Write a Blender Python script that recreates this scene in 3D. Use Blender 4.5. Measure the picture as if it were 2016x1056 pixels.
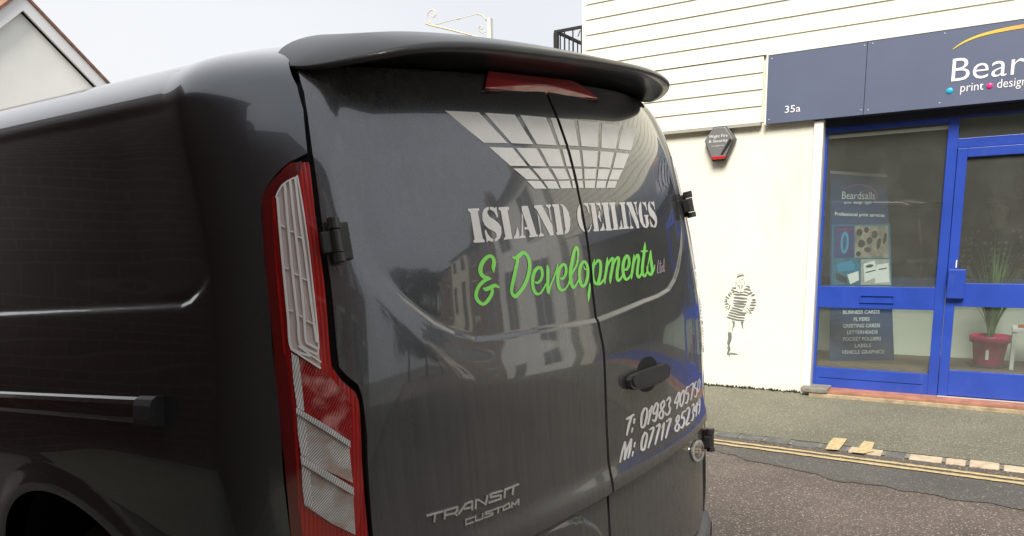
import bpy, bmesh, math, random
import numpy as np
from mathutils import Vector, Matrix, geometry
random.seed(7); rng = np.random.default_rng(7)
for o in list(bpy.data.objects): bpy.data.objects.remove(o)
scene = bpy.context.scene; COL = scene.collection
R_ = math.radians

# ------------------------------------------------------------------ camera
FPX, YAW, PIT, ROLL, PPX, PPY = 1495.551, R_(57.563), R_(10.255), R_(-1.018), 1008.0, 753.219
CAM = np.array([0, 0, 1.486])
_F = np.array([math.sin(YAW)*math.cos(PIT), math.cos(YAW)*math.cos(PIT), -math.sin(PIT)])
_R0 = np.array([math.cos(YAW), -math.sin(YAW), 0.0]); _U0 = np.cross(_R0, _F)
_R = _R0*math.cos(ROLL)+_U0*math.sin(ROLL); _U = -_R0*math.sin(ROLL)+_U0*math.cos(ROLL)
cd = bpy.data.cameras.new('camera'); cam = bpy.data.objects.new('camera', cd); COL.objects.link(cam)
cam.matrix_world = Matrix(((_R[0], _U[0], -_F[0], CAM[0]), (_R[1], _U[1], -_F[1], CAM[1]), (_R[2], _U[2], -_F[2], CAM[2]), (0, 0, 0, 1)))
cd.sensor_fit = 'HORIZONTAL'; cd.sensor_width = 36; cd.lens = 36*FPX/2016
cd.shift_x = 0; cd.shift_y = (PPY-528)/2016; cd.clip_start = .05; cd.clip_end = 3000
scene.camera = cam

# ------------------------------------------------------------------ sky, sun, exposure
SUN_EL, SUN_AZ = R_(48), R_(256)         # azimuth clockwise from +Y
world = bpy.data.worlds.new("World"); scene.world = world; world.use_nodes = True
wn = world.node_tree; wn.nodes.clear()
_o = wn.nodes.new('ShaderNodeOutputWorld'); _b = wn.nodes.new('ShaderNodeBackground'); _b.inputs[1].default_value = .15
_s = wn.nodes.new('ShaderNodeTexSky'); _s.sky_type = 'NISHITA'; _s.sun_disc = False
_s.sun_elevation = SUN_EL; _s.sun_rotation = SUN_AZ; _s.dust_density = 4; _s.air_density = 1.0
_n = wn.nodes.new('ShaderNodeTexNoise'); _n.inputs['Scale'].default_value = 1.6; _n.inputs['Detail'].default_value = 5
_tc = wn.nodes.new('ShaderNodeTexCoord'); _mp = wn.nodes.new('ShaderNodeMapping'); _mp.inputs['Scale'].default_value = (1, 1, 2.5)
wn.links.new(_tc.outputs['Generated'], _mp.inputs[0]); wn.links.new(_mp.outputs[0], _n.inputs['Vector'])
_cr = wn.nodes.new('ShaderNodeValToRGB'); _cr.color_ramp.elements[0].position = .3; _cr.color_ramp.elements[1].position = .75
_cr.color_ramp.elements[0].color = (3.02, 3.10, 3.24, 1); _cr.color_ramp.elements[1].color = (3.42, 3.45, 3.50, 1)
wn.links.new(_n.outputs['Fac'], _cr.inputs[0])
_mx = wn.nodes.new('ShaderNodeMixRGB'); _mx.inputs[0].default_value = .95
wn.links.new(_s.outputs[0], _mx.inputs[1]); wn.links.new(_cr.outputs[0], _mx.inputs[2])
wn.links.new(_mx.outputs[0], _b.inputs[0]); wn.links.new(_b.outputs[0], _o.inputs[0])
sl = bpy.data.lights.new('sun', 'SUN'); sl.energy = 3.2; sl.angle = R_(26); sl.color = (1, .95, .86)
sun = bpy.data.objects.new('sun', sl); COL.objects.link(sun)
_d = Vector((math.sin(SUN_AZ)*math.cos(SUN_EL), math.cos(SUN_AZ)*math.cos(SUN_EL), math.sin(SUN_EL)))
sun.rotation_euler = (-_d).to_track_quat('-Z', 'Y').to_euler()
scene.view_settings.view_transform = 'Standard'; scene.view_settings.look = 'None'
scene.view_settings.exposure = 0.9; scene.view_settings.gamma = 1

# ------------------------------------------------------------------ helpers
def ray(x, y): return _F+_R*((x-PPX)/FPX)-_U*((y-PPY)/FPX)
def atX(x, y, X): d = ray(x, y); return CAM+d*(X/d[0])
def atY(x, y, Y): d = ray(x, y); return CAM+d*(Y/d[1])
def atZ(x, y, Z): d = ray(x, y); return CAM+d*((Z-CAM[2])/d[2])
def tag(o, label=None, cat=None, group=None, kind=None):
    if label: o['label'] = label
    if cat: o['category'] = cat
    if group: o['group'] = group
    if kind: o['kind'] = kind
    return o
def empty(name, label, cat, loc=(0, 0, 0), group=None, rot=None):
    o = bpy.data.objects.new(name, None); COL.objects.link(o); o.location = loc; o.empty_display_size = .1
    if rot is not None: o.rotation_euler = rot
    return tag(o, label, cat, group)
def link(name, me, mat, parent=None, smooth=False):
    o = bpy.data.objects.new(name, me); COL.objects.link(o)
    if mat: me.materials.append(mat)
    if parent: o.parent = parent
    if smooth: me.polygons.foreach_set('use_smooth', [True]*len(me.polygons))
    return o
class MB:
    def __init__(s): s.v = []; s.f = []
    def add(s, vs, fs):
        b = len(s.v); s.v += [tuple(map(float, v)) for v in vs]; s.f += [tuple(b+i for i in f) for f in fs]; return s
    def box(s, a, b):
        x0, y0, z0 = [min(p, q) for p, q in zip(a, b)]; x1, y1, z1 = [max(p, q) for p, q in zip(a, b)]
        return s.add([(x0, y0, z0), (x1, y0, z0), (x1, y1, z0), (x0, y1, z0), (x0, y0, z1), (x1, y0, z1), (x1, y1, z1), (x0, y1, z1)],
              [(0, 3, 2, 1), (4, 5, 6, 7), (0, 1, 5, 4), (1, 2, 6, 5), (2, 3, 7, 6), (3, 0, 4, 7)])
    def tube(s, pts, r, n=8, cap=True):
        pts = [Vector(p) for p in pts]; rs = r if hasattr(r, '__len__') else [r]*len(pts)
        b = len(s.v); up = None
        for i, p in enumerate(pts):
            t = (pts[min(i+1, len(pts)-1)]-pts[max(i-1, 0)]).normalized()
            if up is None: up = t.orthogonal().normalized()
            up = (up-t*up.dot(t)).normalized(); w = t.cross(up)
            for k in range(n):
                a = 2*math.pi*k/n; q = p+(up*math.cos(a)+w*math.sin(a))*rs[i]; s.v.append(tuple(q))
        for i in range(len(pts)-1):
            for k in range(n):
                s.f.append((b+i*n+k, b+i*n+(k+1) % n, b+(i+1)*n+(k+1) % n, b+(i+1)*n+k))
        if cap: s.f.append(tuple(b+k for k in range(n))[::-1]); s.f.append(tuple(b+(len(pts)-1)*n+k for k in range(n)))
        return s
    def prism(s, poly, off):       # poly 3D loop, off vector
        n = len(poly); P = [Vector(p) for p in poly]; off = Vector(off)
        s.add([tuple(p) for p in P]+[tuple(p+off) for p in P], [tuple(range(n))[::-1], tuple(range(n, 2*n))]+[(i, (i+1) % n, n+(i+1) % n, n+i) for i in range(n)])
        return s
    def lathe(s, prof, c, n=24, axis='Z'):
        b = len(s.v)
        for r, h in prof:
            for k in range(n):
                a = 2*math.pi*k/n; q = (r*math.cos(a), r*math.sin(a), h)
                if axis == 'X': q = (h, q[0], q[1])
                if axis == 'Y': q = (q[0], h, q[1])
                s.v.append((c[0]+q[0], c[1]+q[1], c[2]+q[2]))
        for i in range(len(prof)-1):
            for k in range(n): s.f.append((b+i*n+k, b+i*n+(k+1) % n, b+(i+1)*n+(k+1) % n, b+(i+1)*n+k))
        return s
    def build(s, name, mat, parent=None, smooth=False, bevel=0, fix=True):
        me = bpy.data.meshes.new(name); me.from_pydata(s.v, [], s.f); me.update()
        if fix or bevel:
            bm = bmesh.new(); bm.from_mesh(me)
            if bevel:
                bmesh.ops.bevel(bm, geom=[e for e in bm.edges if len(e.link_faces) == 2 and e.calc_face_angle(0) > .6], offset=bevel, segments=2, affect='EDGES', profile=.6)
            bmesh.ops.recalc_face_normals(bm, faces=bm.faces); bm.to_mesh(me); bm.free()
        return link(name, me, mat, parent, smooth)

def nd(t, typ, **k):
    n = t.nodes.new(typ)
    for a, v in k.items():
        if a.startswith('i_'): n.inputs[a[2:].replace('_', ' ')].default_value = v
        else: setattr(n, a, v)
    return n
def mat(name, col, rough=.6, metal=0, coat=0, var=0, scale=6, bump=0, bscale=60, spec=.5, var2=None, stretch=(1, 1, 1), coord='Object', detail=6):
    m = bpy.data.materials.new(name); m.use_nodes = True; t = m.node_tree; p = t.nodes['Principled BSDF']
    p.inputs['Base Color'].default_value = (*col, 1); p.inputs['Roughness'].default_value = rough; p.inputs['Metallic'].default_value = metal
    p.inputs['Coat Weight'].default_value = coat; p.inputs['Coat Roughness'].default_value = .03; p.inputs['Specular IOR Level'].default_value = spec
    tc = nd(t, 'ShaderNodeTexCoord'); mp = nd(t, 'ShaderNodeMapping'); mp.inputs['Scale'].default_value = stretch; t.links.new(tc.outputs[coord], mp.inputs[0])
    if var:
        n = nd(t, 'ShaderNodeTexNoise', i_Scale=scale, i_Detail=detail, i_Roughness=.6); t.links.new(mp.outputs[0], n.inputs['Vector'])
        r = nd(t, 'ShaderNodeValToRGB'); r.color_ramp.elements[0].position = .3; r.color_ramp.elements[1].position = .7
        c2 = var2 or [c*(1+var) for c in col]; c1 = [c*(1-var) for c in col] if not var2 else col
        r.color_ramp.elements[0].color = (*c1, 1); r.color_ramp.elements[1].color = (*c2, 1)
        t.links.new(n.outputs['Fac'], r.inputs[0]); t.links.new(r.outputs[0], p.inputs['Base Color'])
    if bump:
        n = nd(t, 'ShaderNodeTexNoise', i_Scale=bscale, i_Detail=4); t.links.new(mp.outputs[0], n.inputs['Vector'])
        b = nd(t, 'ShaderNodeBump', i_Strength=bump, i_Distance=.01); t.links.new(n.outputs['Fac'], b.inputs['Height']); t.links.new(b.outputs[0], p.inputs['Normal'])
    return m
M = {}
def paint_mat(name, dirt):
    m = bpy.data.materials.new(name); m.use_nodes = True; t = m.node_tree; p = t.nodes['Principled BSDF']
    tc = nd(t, 'ShaderNodeTexCoord'); sx = nd(t, 'ShaderNodeSeparateXYZ'); t.links.new(tc.outputs['Object'], sx.inputs[0])
    fl = nd(t, 'ShaderNodeTexNoise', i_Scale=900., i_Detail=1.); t.links.new(tc.outputs['Object'], fl.inputs['Vector'])
    # vertical run marks of road dust, denser low down on the panel
    mp = nd(t, 'ShaderNodeMapping'); mp.inputs['Scale'].default_value = (55, 55, 2.2); t.links.new(tc.outputs['Object'], mp.inputs[0])
    st = nd(t, 'ShaderNodeTexNoise', i_Scale=1., i_Detail=5., i_Roughness=.65); t.links.new(mp.outputs[0], st.inputs['Vector'])
    cl = nd(t, 'ShaderNodeTexNoise', i_Scale=3.5, i_Detail=7., i_Roughness=.62); t.links.new(tc.outputs['Object'], cl.inputs['Vector'])
    sp = nd(t, 'ShaderNodeTexNoise', i_Scale=260., i_Detail=2.); t.links.new(tc.outputs['Object'], sp.inputs['Vector'])
    hz = nd(t, 'ShaderNodeMapRange'); hz.inputs[1].default_value = 1.45; hz.inputs[2].default_value = .55; hz.inputs[3].default_value = .34; hz.inputs[4].default_value = 1.; t.links.new(sx.outputs[2], hz.inputs[0])
    a = nd(t, 'ShaderNodeMath', operation='MULTIPLY'); t.links.new(st.outputs['Fac'], a.inputs[0]); t.links.new(cl.outputs['Fac'], a.inputs[1])
    b = nd(t, 'ShaderNodeMath', operation='MULTIPLY'); t.links.new(a.outputs[0], b.inputs[0]); t.links.new(hz.outputs[0], b.inputs[1])
    c = nd(t, 'ShaderNodeMath', operation='MULTIPLY'); t.links.new(b.outputs[0], c.inputs[0]); c.inputs[1].default_value = 3.2*dirt; c.use_clamp = True
    sr = nd(t, 'ShaderNodeMapRange'); sr.inputs[1].default_value = .63; sr.inputs[2].default_value = .75; sr.inputs[3].default_value = 0; sr.inputs[4].default_value = .35*dirt; t.links.new(sp.outputs['Fac'], sr.inputs[0])
    d = nd(t, 'ShaderNodeMath', operation='ADD', use_clamp=True); t.links.new(c.outputs[0], d.inputs[0]); t.links.new(sr.outputs[0], d.inputs[1])
    fr = nd(t, 'ShaderNodeValToRGB'); fr.color_ramp.elements[0].position = .35; fr.color_ramp.elements[1].position = .75
    fr.color_ramp.elements[0].color = (.060, .067, .077, 1); fr.color_ramp.elements[1].color = (.112, .124, .142, 1); t.links.new(fl.outputs['Fac'], fr.inputs[0])
    p.inputs['Metallic'].default_value = .75; p.inputs['Roughness'].default_value = .26
    p.inputs['Coat Weight'].default_value = 1; p.inputs['Coat Roughness'].default_value = .04 if dirt > .5 else .02; p.inputs['Coat IOR'].default_value = 1.72 if dirt > .5 else 1.5
    t.links.new(fr.outputs[0], p.inputs['Base Color'])
    df = nd(t, 'ShaderNodeBsdfDiffuse'); df.inputs[0].default_value = (.165, .16, .148, 1)
    ms = nd(t, 'ShaderNodeMixShader'); hf = nd(t, 'ShaderNodeMath', operation='MULTIPLY'); t.links.new(d.outputs[0], hf.inputs[0]); hf.inputs[1].default_value = .55
    t.links.new(hf.outputs[0], ms.inputs[0]); t.links.new(p.outputs[0], ms.inputs[1]); t.links.new(df.outputs[0], ms.inputs[2])
    t.links.new(ms.outputs[0], t.nodes['Material Output'].inputs[0])
    return m
M['paint'] = paint_mat('grey_metallic_paint', 1.0)
M['paint_side'] = paint_mat('grey_metallic_paint_clean', .25)
M['seal'] = mat('rubber_seal', (.012, .012, .012), .7)
M['plastic'] = mat('black_plastic', (.03, .031, .033), .42, var=.25, scale=30, bump=.15, bscale=400)
M['hinge'] = mat('hinge_plastic', (.045, .046, .046), .4, var=.3, scale=40, bump=.2, bscale=300)
M['vinyl'] = mat('silver_vinyl', (.80, .79, .77), .4, coat=.2, var=.06, scale=20)
M['vinyl_pink'] = mat('pale_vinyl', (.45, .37, .40), .35, coat=.6)
M['green'] = mat('green_vinyl', (.30, .95, .16), .4, coat=.15, var=.05, scale=12)
M['chrome'] = mat('chrome', (.72, .72, .71), .3, metal=.7, var=.08, scale=50, coat=.5)
M['tyre'] = mat('tyre_rubber', (.018, .018, .018), .85, bump=.3, bscale=120)
M['rim'] = mat('wheel_steel', (.3, .3, .31), .35, metal=.8)
M['glass_dark'] = mat('tinted_glass', (.02, .022, .024), .04, coat=1)
def lens(name, col, rough=.12, ridges=None, bump=.5, coat=1., tint=None, lo=.62):
    m = mat(name, col, rough, coat=coat); t = m.node_tree; p = t.nodes['Principled BSDF']
    if ridges:
        tc = nd(t, 'ShaderNodeTexCoord'); mp = nd(t, 'ShaderNodeMapping'); mp.inputs['Rotation'].default_value = ridges[1]; t.links.new(tc.outputs['Object'], mp.inputs[0])
        w = nd(t, 'ShaderNodeTexWave', i_Scale=ridges[0], i_Distortion=ridges[2]); w.bands_direction = 'Z'; t.links.new(mp.outputs[0], w.inputs['Vector'])
        n = nd(t, 'ShaderNodeTexNoise', i_Scale=14., i_Detail=3.); t.links.new(tc.outputs['Object'], n.inputs['Vector'])
        r = nd(t, 'ShaderNodeValToRGB'); r.color_ramp.elements[0].color = (*[c*lo for c in col], 1); r.color_ramp.elements[1].color = (*[min(1, c*1.15) for c in col], 1)
        r.color_ramp.elements[0].position = .0; r.color_ramp.elements[1].position = .5
        mm = nd(t, 'ShaderNodeMath', operation='MULTIPLY'); t.links.new(w.outputs['Fac'], mm.inputs[0]); t.links.new(n.outputs['Fac'], mm.inputs[1]); t.links.new(mm.outputs[0], r.inputs[0]); t.links.new(r.outputs[0], p.inputs['Base Color'])
        if tint:                 # painted-in reflection streaks and highlights, broken up by noise
            n2 = nd(t, 'ShaderNodeTexNoise', i_Scale=17., i_Detail=2.); t.links.new(mp.outputs[0], n2.inputs['Vector'])
            k = nd(t, 'ShaderNodeMapRange'); k.inputs[1].default_value = .48; k.inputs[2].default_value = .62; k.inputs[4].default_value = .75; t.links.new(n2.outputs['Fac'], k.inputs[0])
            m2 = nd(t, 'ShaderNodeMixRGB'); t.links.new(k.outputs[0], m2.inputs[0]); t.links.new(r.outputs[0], m2.inputs[1]); m2.inputs[2].default_value = (*tint, 1); t.links.new(m2.outputs[0], p.inputs['Base Color'])
        b = nd(t, 'ShaderNodeBump', i_Strength=bump, i_Distance=.003); t.links.new(w.outputs['Fac'], b.inputs['Height']); t.links.new(b.outputs[0], p.inputs['Normal'])
    return m
M['lens_red'] = lens('red_lens', (.50, .008, .010), .08, (42., (0, 1.45, 0), .6), .12)
M['lens_dark'] = lens('dark_red_lens', (.13, .006, .008), .1)
M['lens_facet'] = lens('faceted_red_lens', (.60, .02, .025), .1, (60., (.5, .9, 0), 4.), .9, tint=(.85, .38, .36), lo=.3)
M['lens_clear'] = lens('ribbed_clear_lens', (.86, .83, .81), .1, (75., (.0, .75, 0), .1), .45, tint=(.50, .33, .27), lo=.42)
M['lens_white'] = lens('white_reflector', (.97, .96, .95), .1)
M['lens_grey'] = lens('clear_lens_back', (.70, .60, .58), .2)
M['serrated'] = lens('serrated_divider', (.96, .96, .95), .15, (70., (0, 1.15, 0), .0), .5, lo=.5)
M['lens_brake'] = lens('brake_lens', (.46, .025, .035), .3)

# ------------------------------------------------------------------ van surface  (van frame: x to its right, y forwards, z up, origin below the middle of the rear)
def uniq(a, tol=.0022):
    a = np.sort(np.asarray(a)); o = [a[0]]
    for v in a[1:]:
        if v-o[-1] > tol: o.append(v)
    return np.array(o)
def rotm(yaw, rho, pit):
    return Matrix.Rotation(yaw, 3, 'Z') @ Matrix.Rotation(rho, 3, 'Y') @ Matrix.Rotation(pit, 3, 'X')
VT = np.array([1.954, .885, 0]); VRm = rotm(R_(-8.5), R_(-4.269), R_(-.163)); VR = np.array(VRm)
CV = VR.T @ (CAM-VT)
def curve(zs, vs, sm=.022):
    Z = np.linspace(.0, 2.1, 2101); V = np.interp(Z, zs, vs); k = np.exp(-.5*(np.arange(-80, 81)*.001/sm)**2); k /= k.sum()
    V2 = np.convolve(np.pad(V, 80, mode='edge'), k, 'valid'); return Z, V2
_wZ, _wV = curve([.25, .45, .7, .95, 1.1, 1.3, 1.5, 1.7, 1.80, 1.86, 1.91, 1.95, 1.98, 2.0, 2.012], [.96, 1.0, 1.008, 1.003, .988, .951, .921, .905, .898, .886, .856, .79, .72, .63, .54], .022)
_rZ, _rV = curve([.3, .5, .8, 1.0, 1.2, 1.28, 1.46, 1.6, 1.73, 1.8, 1.87, 1.92, 1.96, 1.99, 2.015], [-.02, -.02, -.016, -.014, -.016, -.011, .006, .029, .058, .083, .112, .145, .19, .26, .40], .03)
def wz(z): return np.interp(z, _wZ, _wV)
def rz(z): return np.interp(z, _rZ, _rV)
NS, DD, BOW, BOW4 = 5.2, .16, .11, .075
_t = np.linspace(0, 1, 8001); _th = math.pi/2*_t**3/(_t**3+(1-_t)**3)
_a = np.sin(_th)**(2/NS); _yy = DD*(1-np.cos(_th)**(2/NS))+BOW*_a**2+BOW4*_a**4
_seg = np.hypot(np.diff(_a*.95), np.diff(_yy)); _S = np.concatenate([[0], np.cumsum(_seg)]); SC = _S[-1]; YC = DD+BOW+BOW4
_ok = np.concatenate([[True], np.diff(_S) > 1e-9]); _S, _a, _yy = _S[_ok], _a[_ok], _yy[_ok]
# relief of the panels, given in (s, z)
def sstep(x): x = np.clip(x, 0, 1); return x*x*(3-2*x)
def polydist(poly, s, z):     # signed distance, positive inside
    P = np.asarray(poly, float); s = np.asarray(s, float); z = np.asarray(z, float)
    best = np.full(s.shape, 1e9); ins = np.zeros(s.shape, bool); n = len(P)
    for i in range(n):
        a = P[i]; b = P[(i+1) % n]; ab = b-a; L = (ab@ab)+1e-12
        t = np.clip(((s-a[0])*ab[0]+(z-a[1])*ab[1])/L, 0, 1)
        best = np.minimum(best, np.hypot(s-a[0]-t*ab[0], z-a[1]-t*ab[1]))
        c = ((a[1] > z) != (b[1] > z)); 
        with np.errstate(divide='ignore', invalid='ignore'): xi = (b[0]-a[0])*(z-a[1])/(b[1]-a[1]+1e-15)+a[0]
        ins ^= (c & (s < xi))
    return np.where(ins, best, -best)
RELIEF = []
def disp(s, z):
    s = np.asarray(s, float); z = np.asarray(z, float); d = np.zeros(np.broadcast(s, z).shape)
    for f in RELIEF: d = d+f(s+0*z, z+0*s)
    return d
def lift(y, z): return LIFT*np.clip(y-.35, 0, 2.4)*sstep((z-1.45)/.4)   # the roof line rises gently towards the front
LIFT = .05
def S(s, z, off=0.0, relief=True):
    s = np.asarray(s, float); z = np.asarray(z, float); s, z = np.broadcast_arrays(s, z)
    def base(s, z):
        a = np.abs(s); r = np.interp(a, _S, _a); y = np.where(a > SC, YC+(a-SC), np.interp(a, _S, _yy))
        w = wz(z)
        # the nose: taper the front of the van
        t = np.clip((y-3.7)/1.3, 0, 1)
        return np.stack([np.sign(s)*r*w*(1-.12*t*t), rz(z)+y, z+lift(y, z)-t*t*np.clip(z-.9, 0, 2)*.62], -1)
    P = base(s, z); e = 2e-3
    n = np.cross(base(s+e, z)-base(s-e, z), base(s, z+e)-base(s, z-e)); n /= np.linalg.norm(n, axis=-1, keepdims=True)+1e-12
    o = np.asarray(off)+(disp(s, z) if relief else 0)
    return P+n*np.asarray(o)[..., None]*1.0
def pix2sz(pts, relief=True):
    pts = np.asarray(pts, float); D = np.array([VR.T @ ray(x, y) for x, y in pts]); n = len(pts)
    def inside(t, rel):
        P = CV+D*t[:, None]; w = wz(P[:, 2]); a = np.abs(P[:, 0])/w; ac = np.clip(a, 0, 1)
        yr = rz(P[:, 2])+DD*(1-(1-ac**NS)**(1/NS))+BOW*ac**2+BOW4*ac**4
        if rel and RELIEF:
            s = np.sign(P[:, 0])*np.interp(ac, _a, _S); yr = yr-np.where(ac < .93, disp(s, P[:, 2]), 0)
        return (a < 1) & (P[:, 1] > yr)
    ts = np.linspace(.8, 6, 521); hit = np.full(n, -1.0); lo = np.full(n, .8)
    for i, t in enumerate(ts[1:]):
        k = inside(np.full(n, t), False) & (hit < 0); hit[k] = t; lo[k] = ts[i]
        if (hit > 0).all(): break
    miss = hit < 0
    if miss.any(): print('pix2sz: misses', int(miss.sum()), pts[miss][:3].round().tolist())
    hit[miss] = 2; lo[miss] = 1.9
    for _ in range(18):
        m = (lo+hit)/2; k = inside(m, False); hit = np.where(k, m, hit); lo = np.where(k, lo, m)
    if relief and RELIEF:
        lo = hit-.05; hit = hit+.08
        for _ in range(13):
            m = (lo+hit)/2; k = inside(m, True); hit = np.where(k, m, hit); lo = np.where(k, lo, m)
    if miss.any():              # rays that pass just beside the body: take the nearest hit
        g = np.where(~miss)[0]
        for i in np.where(miss)[0]: j = g[np.argmin(((pts[g]-pts[i])**2).sum(1))]; hit[i] = hit[j]; D[i] = D[j]
    P = CV+D*hit[:, None]; a = np.clip(np.abs(P[:, 0])/wz(P[:, 2]), 0, 1); y = P[:, 1]-rz(P[:, 2])
    s = np.where(a < .97, np.interp(a, _a, _S), np.where(y > YC, SC+(y-YC), np.interp(y, _yy, _S)))
    return np.stack([np.sign(P[:, 0])*s, P[:, 2]], -1)
def edge_fn(px, ext=None):     # traced edge -> s as a function of z
    q = pix2sz(px, False); q = q[np.argsort(q[:, 1])]
    return (lambda z: np.interp(z, q[:, 1], q[:, 0])), q
def Z(pts, ox, oy, k): return [(ox+x/k, oy+y/k) for x, y in pts]

def catmull(pts, n=6):
    P = np.asarray(pts, float)
    if len(P) < 3: return np.array([P[0]*(1-t)+P[-1]*t for t in np.linspace(0, 1, n+1)])
    out = []
    Q = np.vstack([2*P[0]-P[1], P, 2*P[-1]-P[-2]])
    for i in range(1, len(Q)-2):
        for t in np.linspace(0, 1, n, endpoint=False):
            a, b, c, d = Q[i-1], Q[i], Q[i+1], Q[i+2]
            out.append(.5*((2*b)+(c-a)*t+(2*a-5*b+4*c-d)*t*t+(3*b-a-3*c+d)*t**3))
    out.append(P[-1]); return np.array(out)
def stroke(pts, w=None, n=6, smooth=True):   # -> list of quads in the plane of pts; pts (x,y[,w])
    P = np.array([(p[0], p[1], p[2] if len(p) > 2 else w) for p in pts], float)
    if smooth: P = catmull(P, n)
    xy = P[:, :2]; t = np.gradient(xy, axis=0); t /= np.linalg.norm(t, axis=1, keepdims=True)+1e-9
    if not smooth: pass
    nn = np.stack([-t[:, 1], t[:, 0]], 1); h = np.maximum(P[:, 2:3], 1)*.5
    c0 = xy[0]-t[0]*h[0]*.7; c1 = xy[-1]+t[-1]*h[-1]*.7
    L = np.vstack([c0+nn[0]*h[0]*.5, xy+nn*h, c1+nn[-1]*h[-1]*.5]); R = np.vstack([c0-nn[0]*h[0]*.5, xy-nn*h, c1-nn[-1]*h[-1]*.5])
    return [t for i in range(len(L)-1) for t in ([L[i], L[i+1], R[i+1]], [L[i], R[i+1], R[i]])]
def sticks(pts, w):            # straight-limbed strokes with mitred blunt ends
    out = []
    for a, b in zip(pts[:-1], pts[1:]):
        a = np.array(a[:2], float); b = np.array(b[:2], float); t = (b-a)/np.linalg.norm(b-a); n = np.array([-t[1], t[0]])*w/2; e = t*w*.5
        out.append([a-e+n, b+e+n, b+e-n, a-e-n])
    return out
def clip(poly, f):             # keep f(p) >= 0 (half plane), Sutherland-Hodgman
    out = []
    for i in range(len(poly)):
        a, b = poly[i], poly[(i+1) % len(poly)]; fa, fb = f(a), f(b)
        if fa >= 0: out.append(a)
        if (fa >= 0) != (fb >= 0): out.append(a+(b-a)*(fa/(fa-fb)))
    return out
def union_mesh(polys, grid=None):
    V, Fc = [], []
    for p in polys:
        if len(p) < 3: continue
        A = np.asarray(p, float)[:, :2]; ar = np.sum(A[:, 0]*np.roll(A[:, 1], -1)-np.roll(A[:, 0], -1)*A[:, 1])
        if abs(ar) < 1e-9: continue
        if ar < 0: p = list(p)[::-1]
        b = len(V); V += [Vector((float(q[0]), float(q[1]))) for q in p]; Fc.append(list(range(b, b+len(p))))
    if grid:
        A = np.array([tuple(v) for v in V]); lo, hi = A.min(0), A.max(0)
        gx = np.arange(lo[0], hi[0], grid); gy = np.arange(lo[1], hi[1], grid)
        pts = np.array([(x+1e-4*((i*7) % 5), y) for i, y in enumerate(gy) for x in gx])
        keep = np.zeros(len(pts), bool)
        for p in polys:
            if len(p) >= 3: keep |= polydist(p, pts[:, 0], pts[:, 1]) > grid*.25
        V += [Vector((float(a), float(b))) for a, b in pts[keep]]
    r = geometry.delaunay_2d_cdt(V, [], Fc, 0, 1e-6)
    v, f, of = r[0], r[2], r[5]
    return np.array([tuple(p) for p in v]), [t for t, o in zip(f, of) if o]
GAP = .0055
def decal(name, px_polys, m, parent, off=.0012, grid=.03, thick=0, split=True, label=None, sz=False, smooth=True):
    flat = [np.asarray(p, float) for p in px_polys]
    if not sz:
        al = pix2sz(np.vstack(flat)); out = []; i = 0
        for p in flat: out.append(al[i:i+len(p)]); i += len(p)
        flat = out
    if split:
        a = [clip(list(p), lambda q: -GAP-.001-q[0]) for p in flat]; b = [clip(list(p), lambda q: q[0]-GAP-.001) for p in flat]; flat = [p for p in a+b if len(p) >= 3]
    v, f = union_mesh(flat, grid)
    if not len(f): v, f = union_mesh([p+np.random.default_rng(1).normal(0, 2e-5, p.shape) for p in map(np.asarray, flat)], None)
    if not len(f): print('EMPTY', name, flat[:2]); return empty(name, None, None)
    P = S(v[:, 0], v[:, 1], off+thick)
    me = bpy.data.meshes.new(name); me.from_pydata([tuple(p) for p in P], [], [tuple(t) for t in f]); me.update()
    bm = bmesh.new(); bm.from_mesh(me)
    bmesh.ops.delete(bm, geom=[x for x in bm.verts if not x.link_faces], context='VERTS')
    if thick:
        bm.faces.ensure_lookup_table(); es = [e for e in bm.edges if len(e.link_faces) == 1]
        r = bmesh.ops.extrude_edge_only(bm, edges=es); nv = [g for g in r['geom'] if isinstance(g, bmesh.types.BMVert)]
        bm.normal_update()
        for x in nv:
            q = min([e.other_vert(x) for e in x.link_edges if e.other_vert(x) not in nv], key=lambda u: (u.co-x.co).length)
            x.co = x.co-q.normal*thick if False else x.co
        # push the new rim back along the local surface normal
        co = np.array([tuple(x.co) for x in nv]); idx = [int(np.argmin(((P-c)**2).sum(1))) for c in co]; B = S(v[idx, 0], v[idx, 1], off)
        for x, c in zip(nv, B): x.co = c
    bmesh.ops.recalc_face_normals(bm, faces=bm.faces); bm.to_mesh(me); bm.free()
    # outward check
    o = link(name, me, m, parent, smooth and not thick)
    n = np.array(me.polygons[0].normal); c = np.array(me.polygons[0].center)
    if np.dot(CV-c, n) < 0 and not thick: me.flip_normals()
    if label: o['label'] = label
    return o
def N(s, z, relief=True):
    e = .0018; n = np.cross(S(s+e, z, 0, relief)-S(s-e, z, 0, relief), S(s, z+e, 0, relief)-S(s, z-e, 0, relief)); return n/(np.linalg.norm(n, axis=-1, keepdims=True)+1e-12)
def skin_mesh(name, V, Nn, F, m, parent):      # V, Nn per vertex (Nn None: flat); unused vertices dropped
    used = sorted({i for f in F for i in f}); mp = {a: i for i, a in enumerate(used)}
    me = bpy.data.meshes.new(name); me.from_pydata([tuple(V[a]) for a in used], [], [tuple(mp[i] for i in f) for f in F]); me.update()
    o = link(name, me, m, parent, True); ln = []
    for p, f in zip(me.polygons, F):
        for i in f: ln.append(tuple(Nn[i]) if Nn[i] is not None else tuple(p.normal))
    me.normals_split_custom_set(ln); return o
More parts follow.
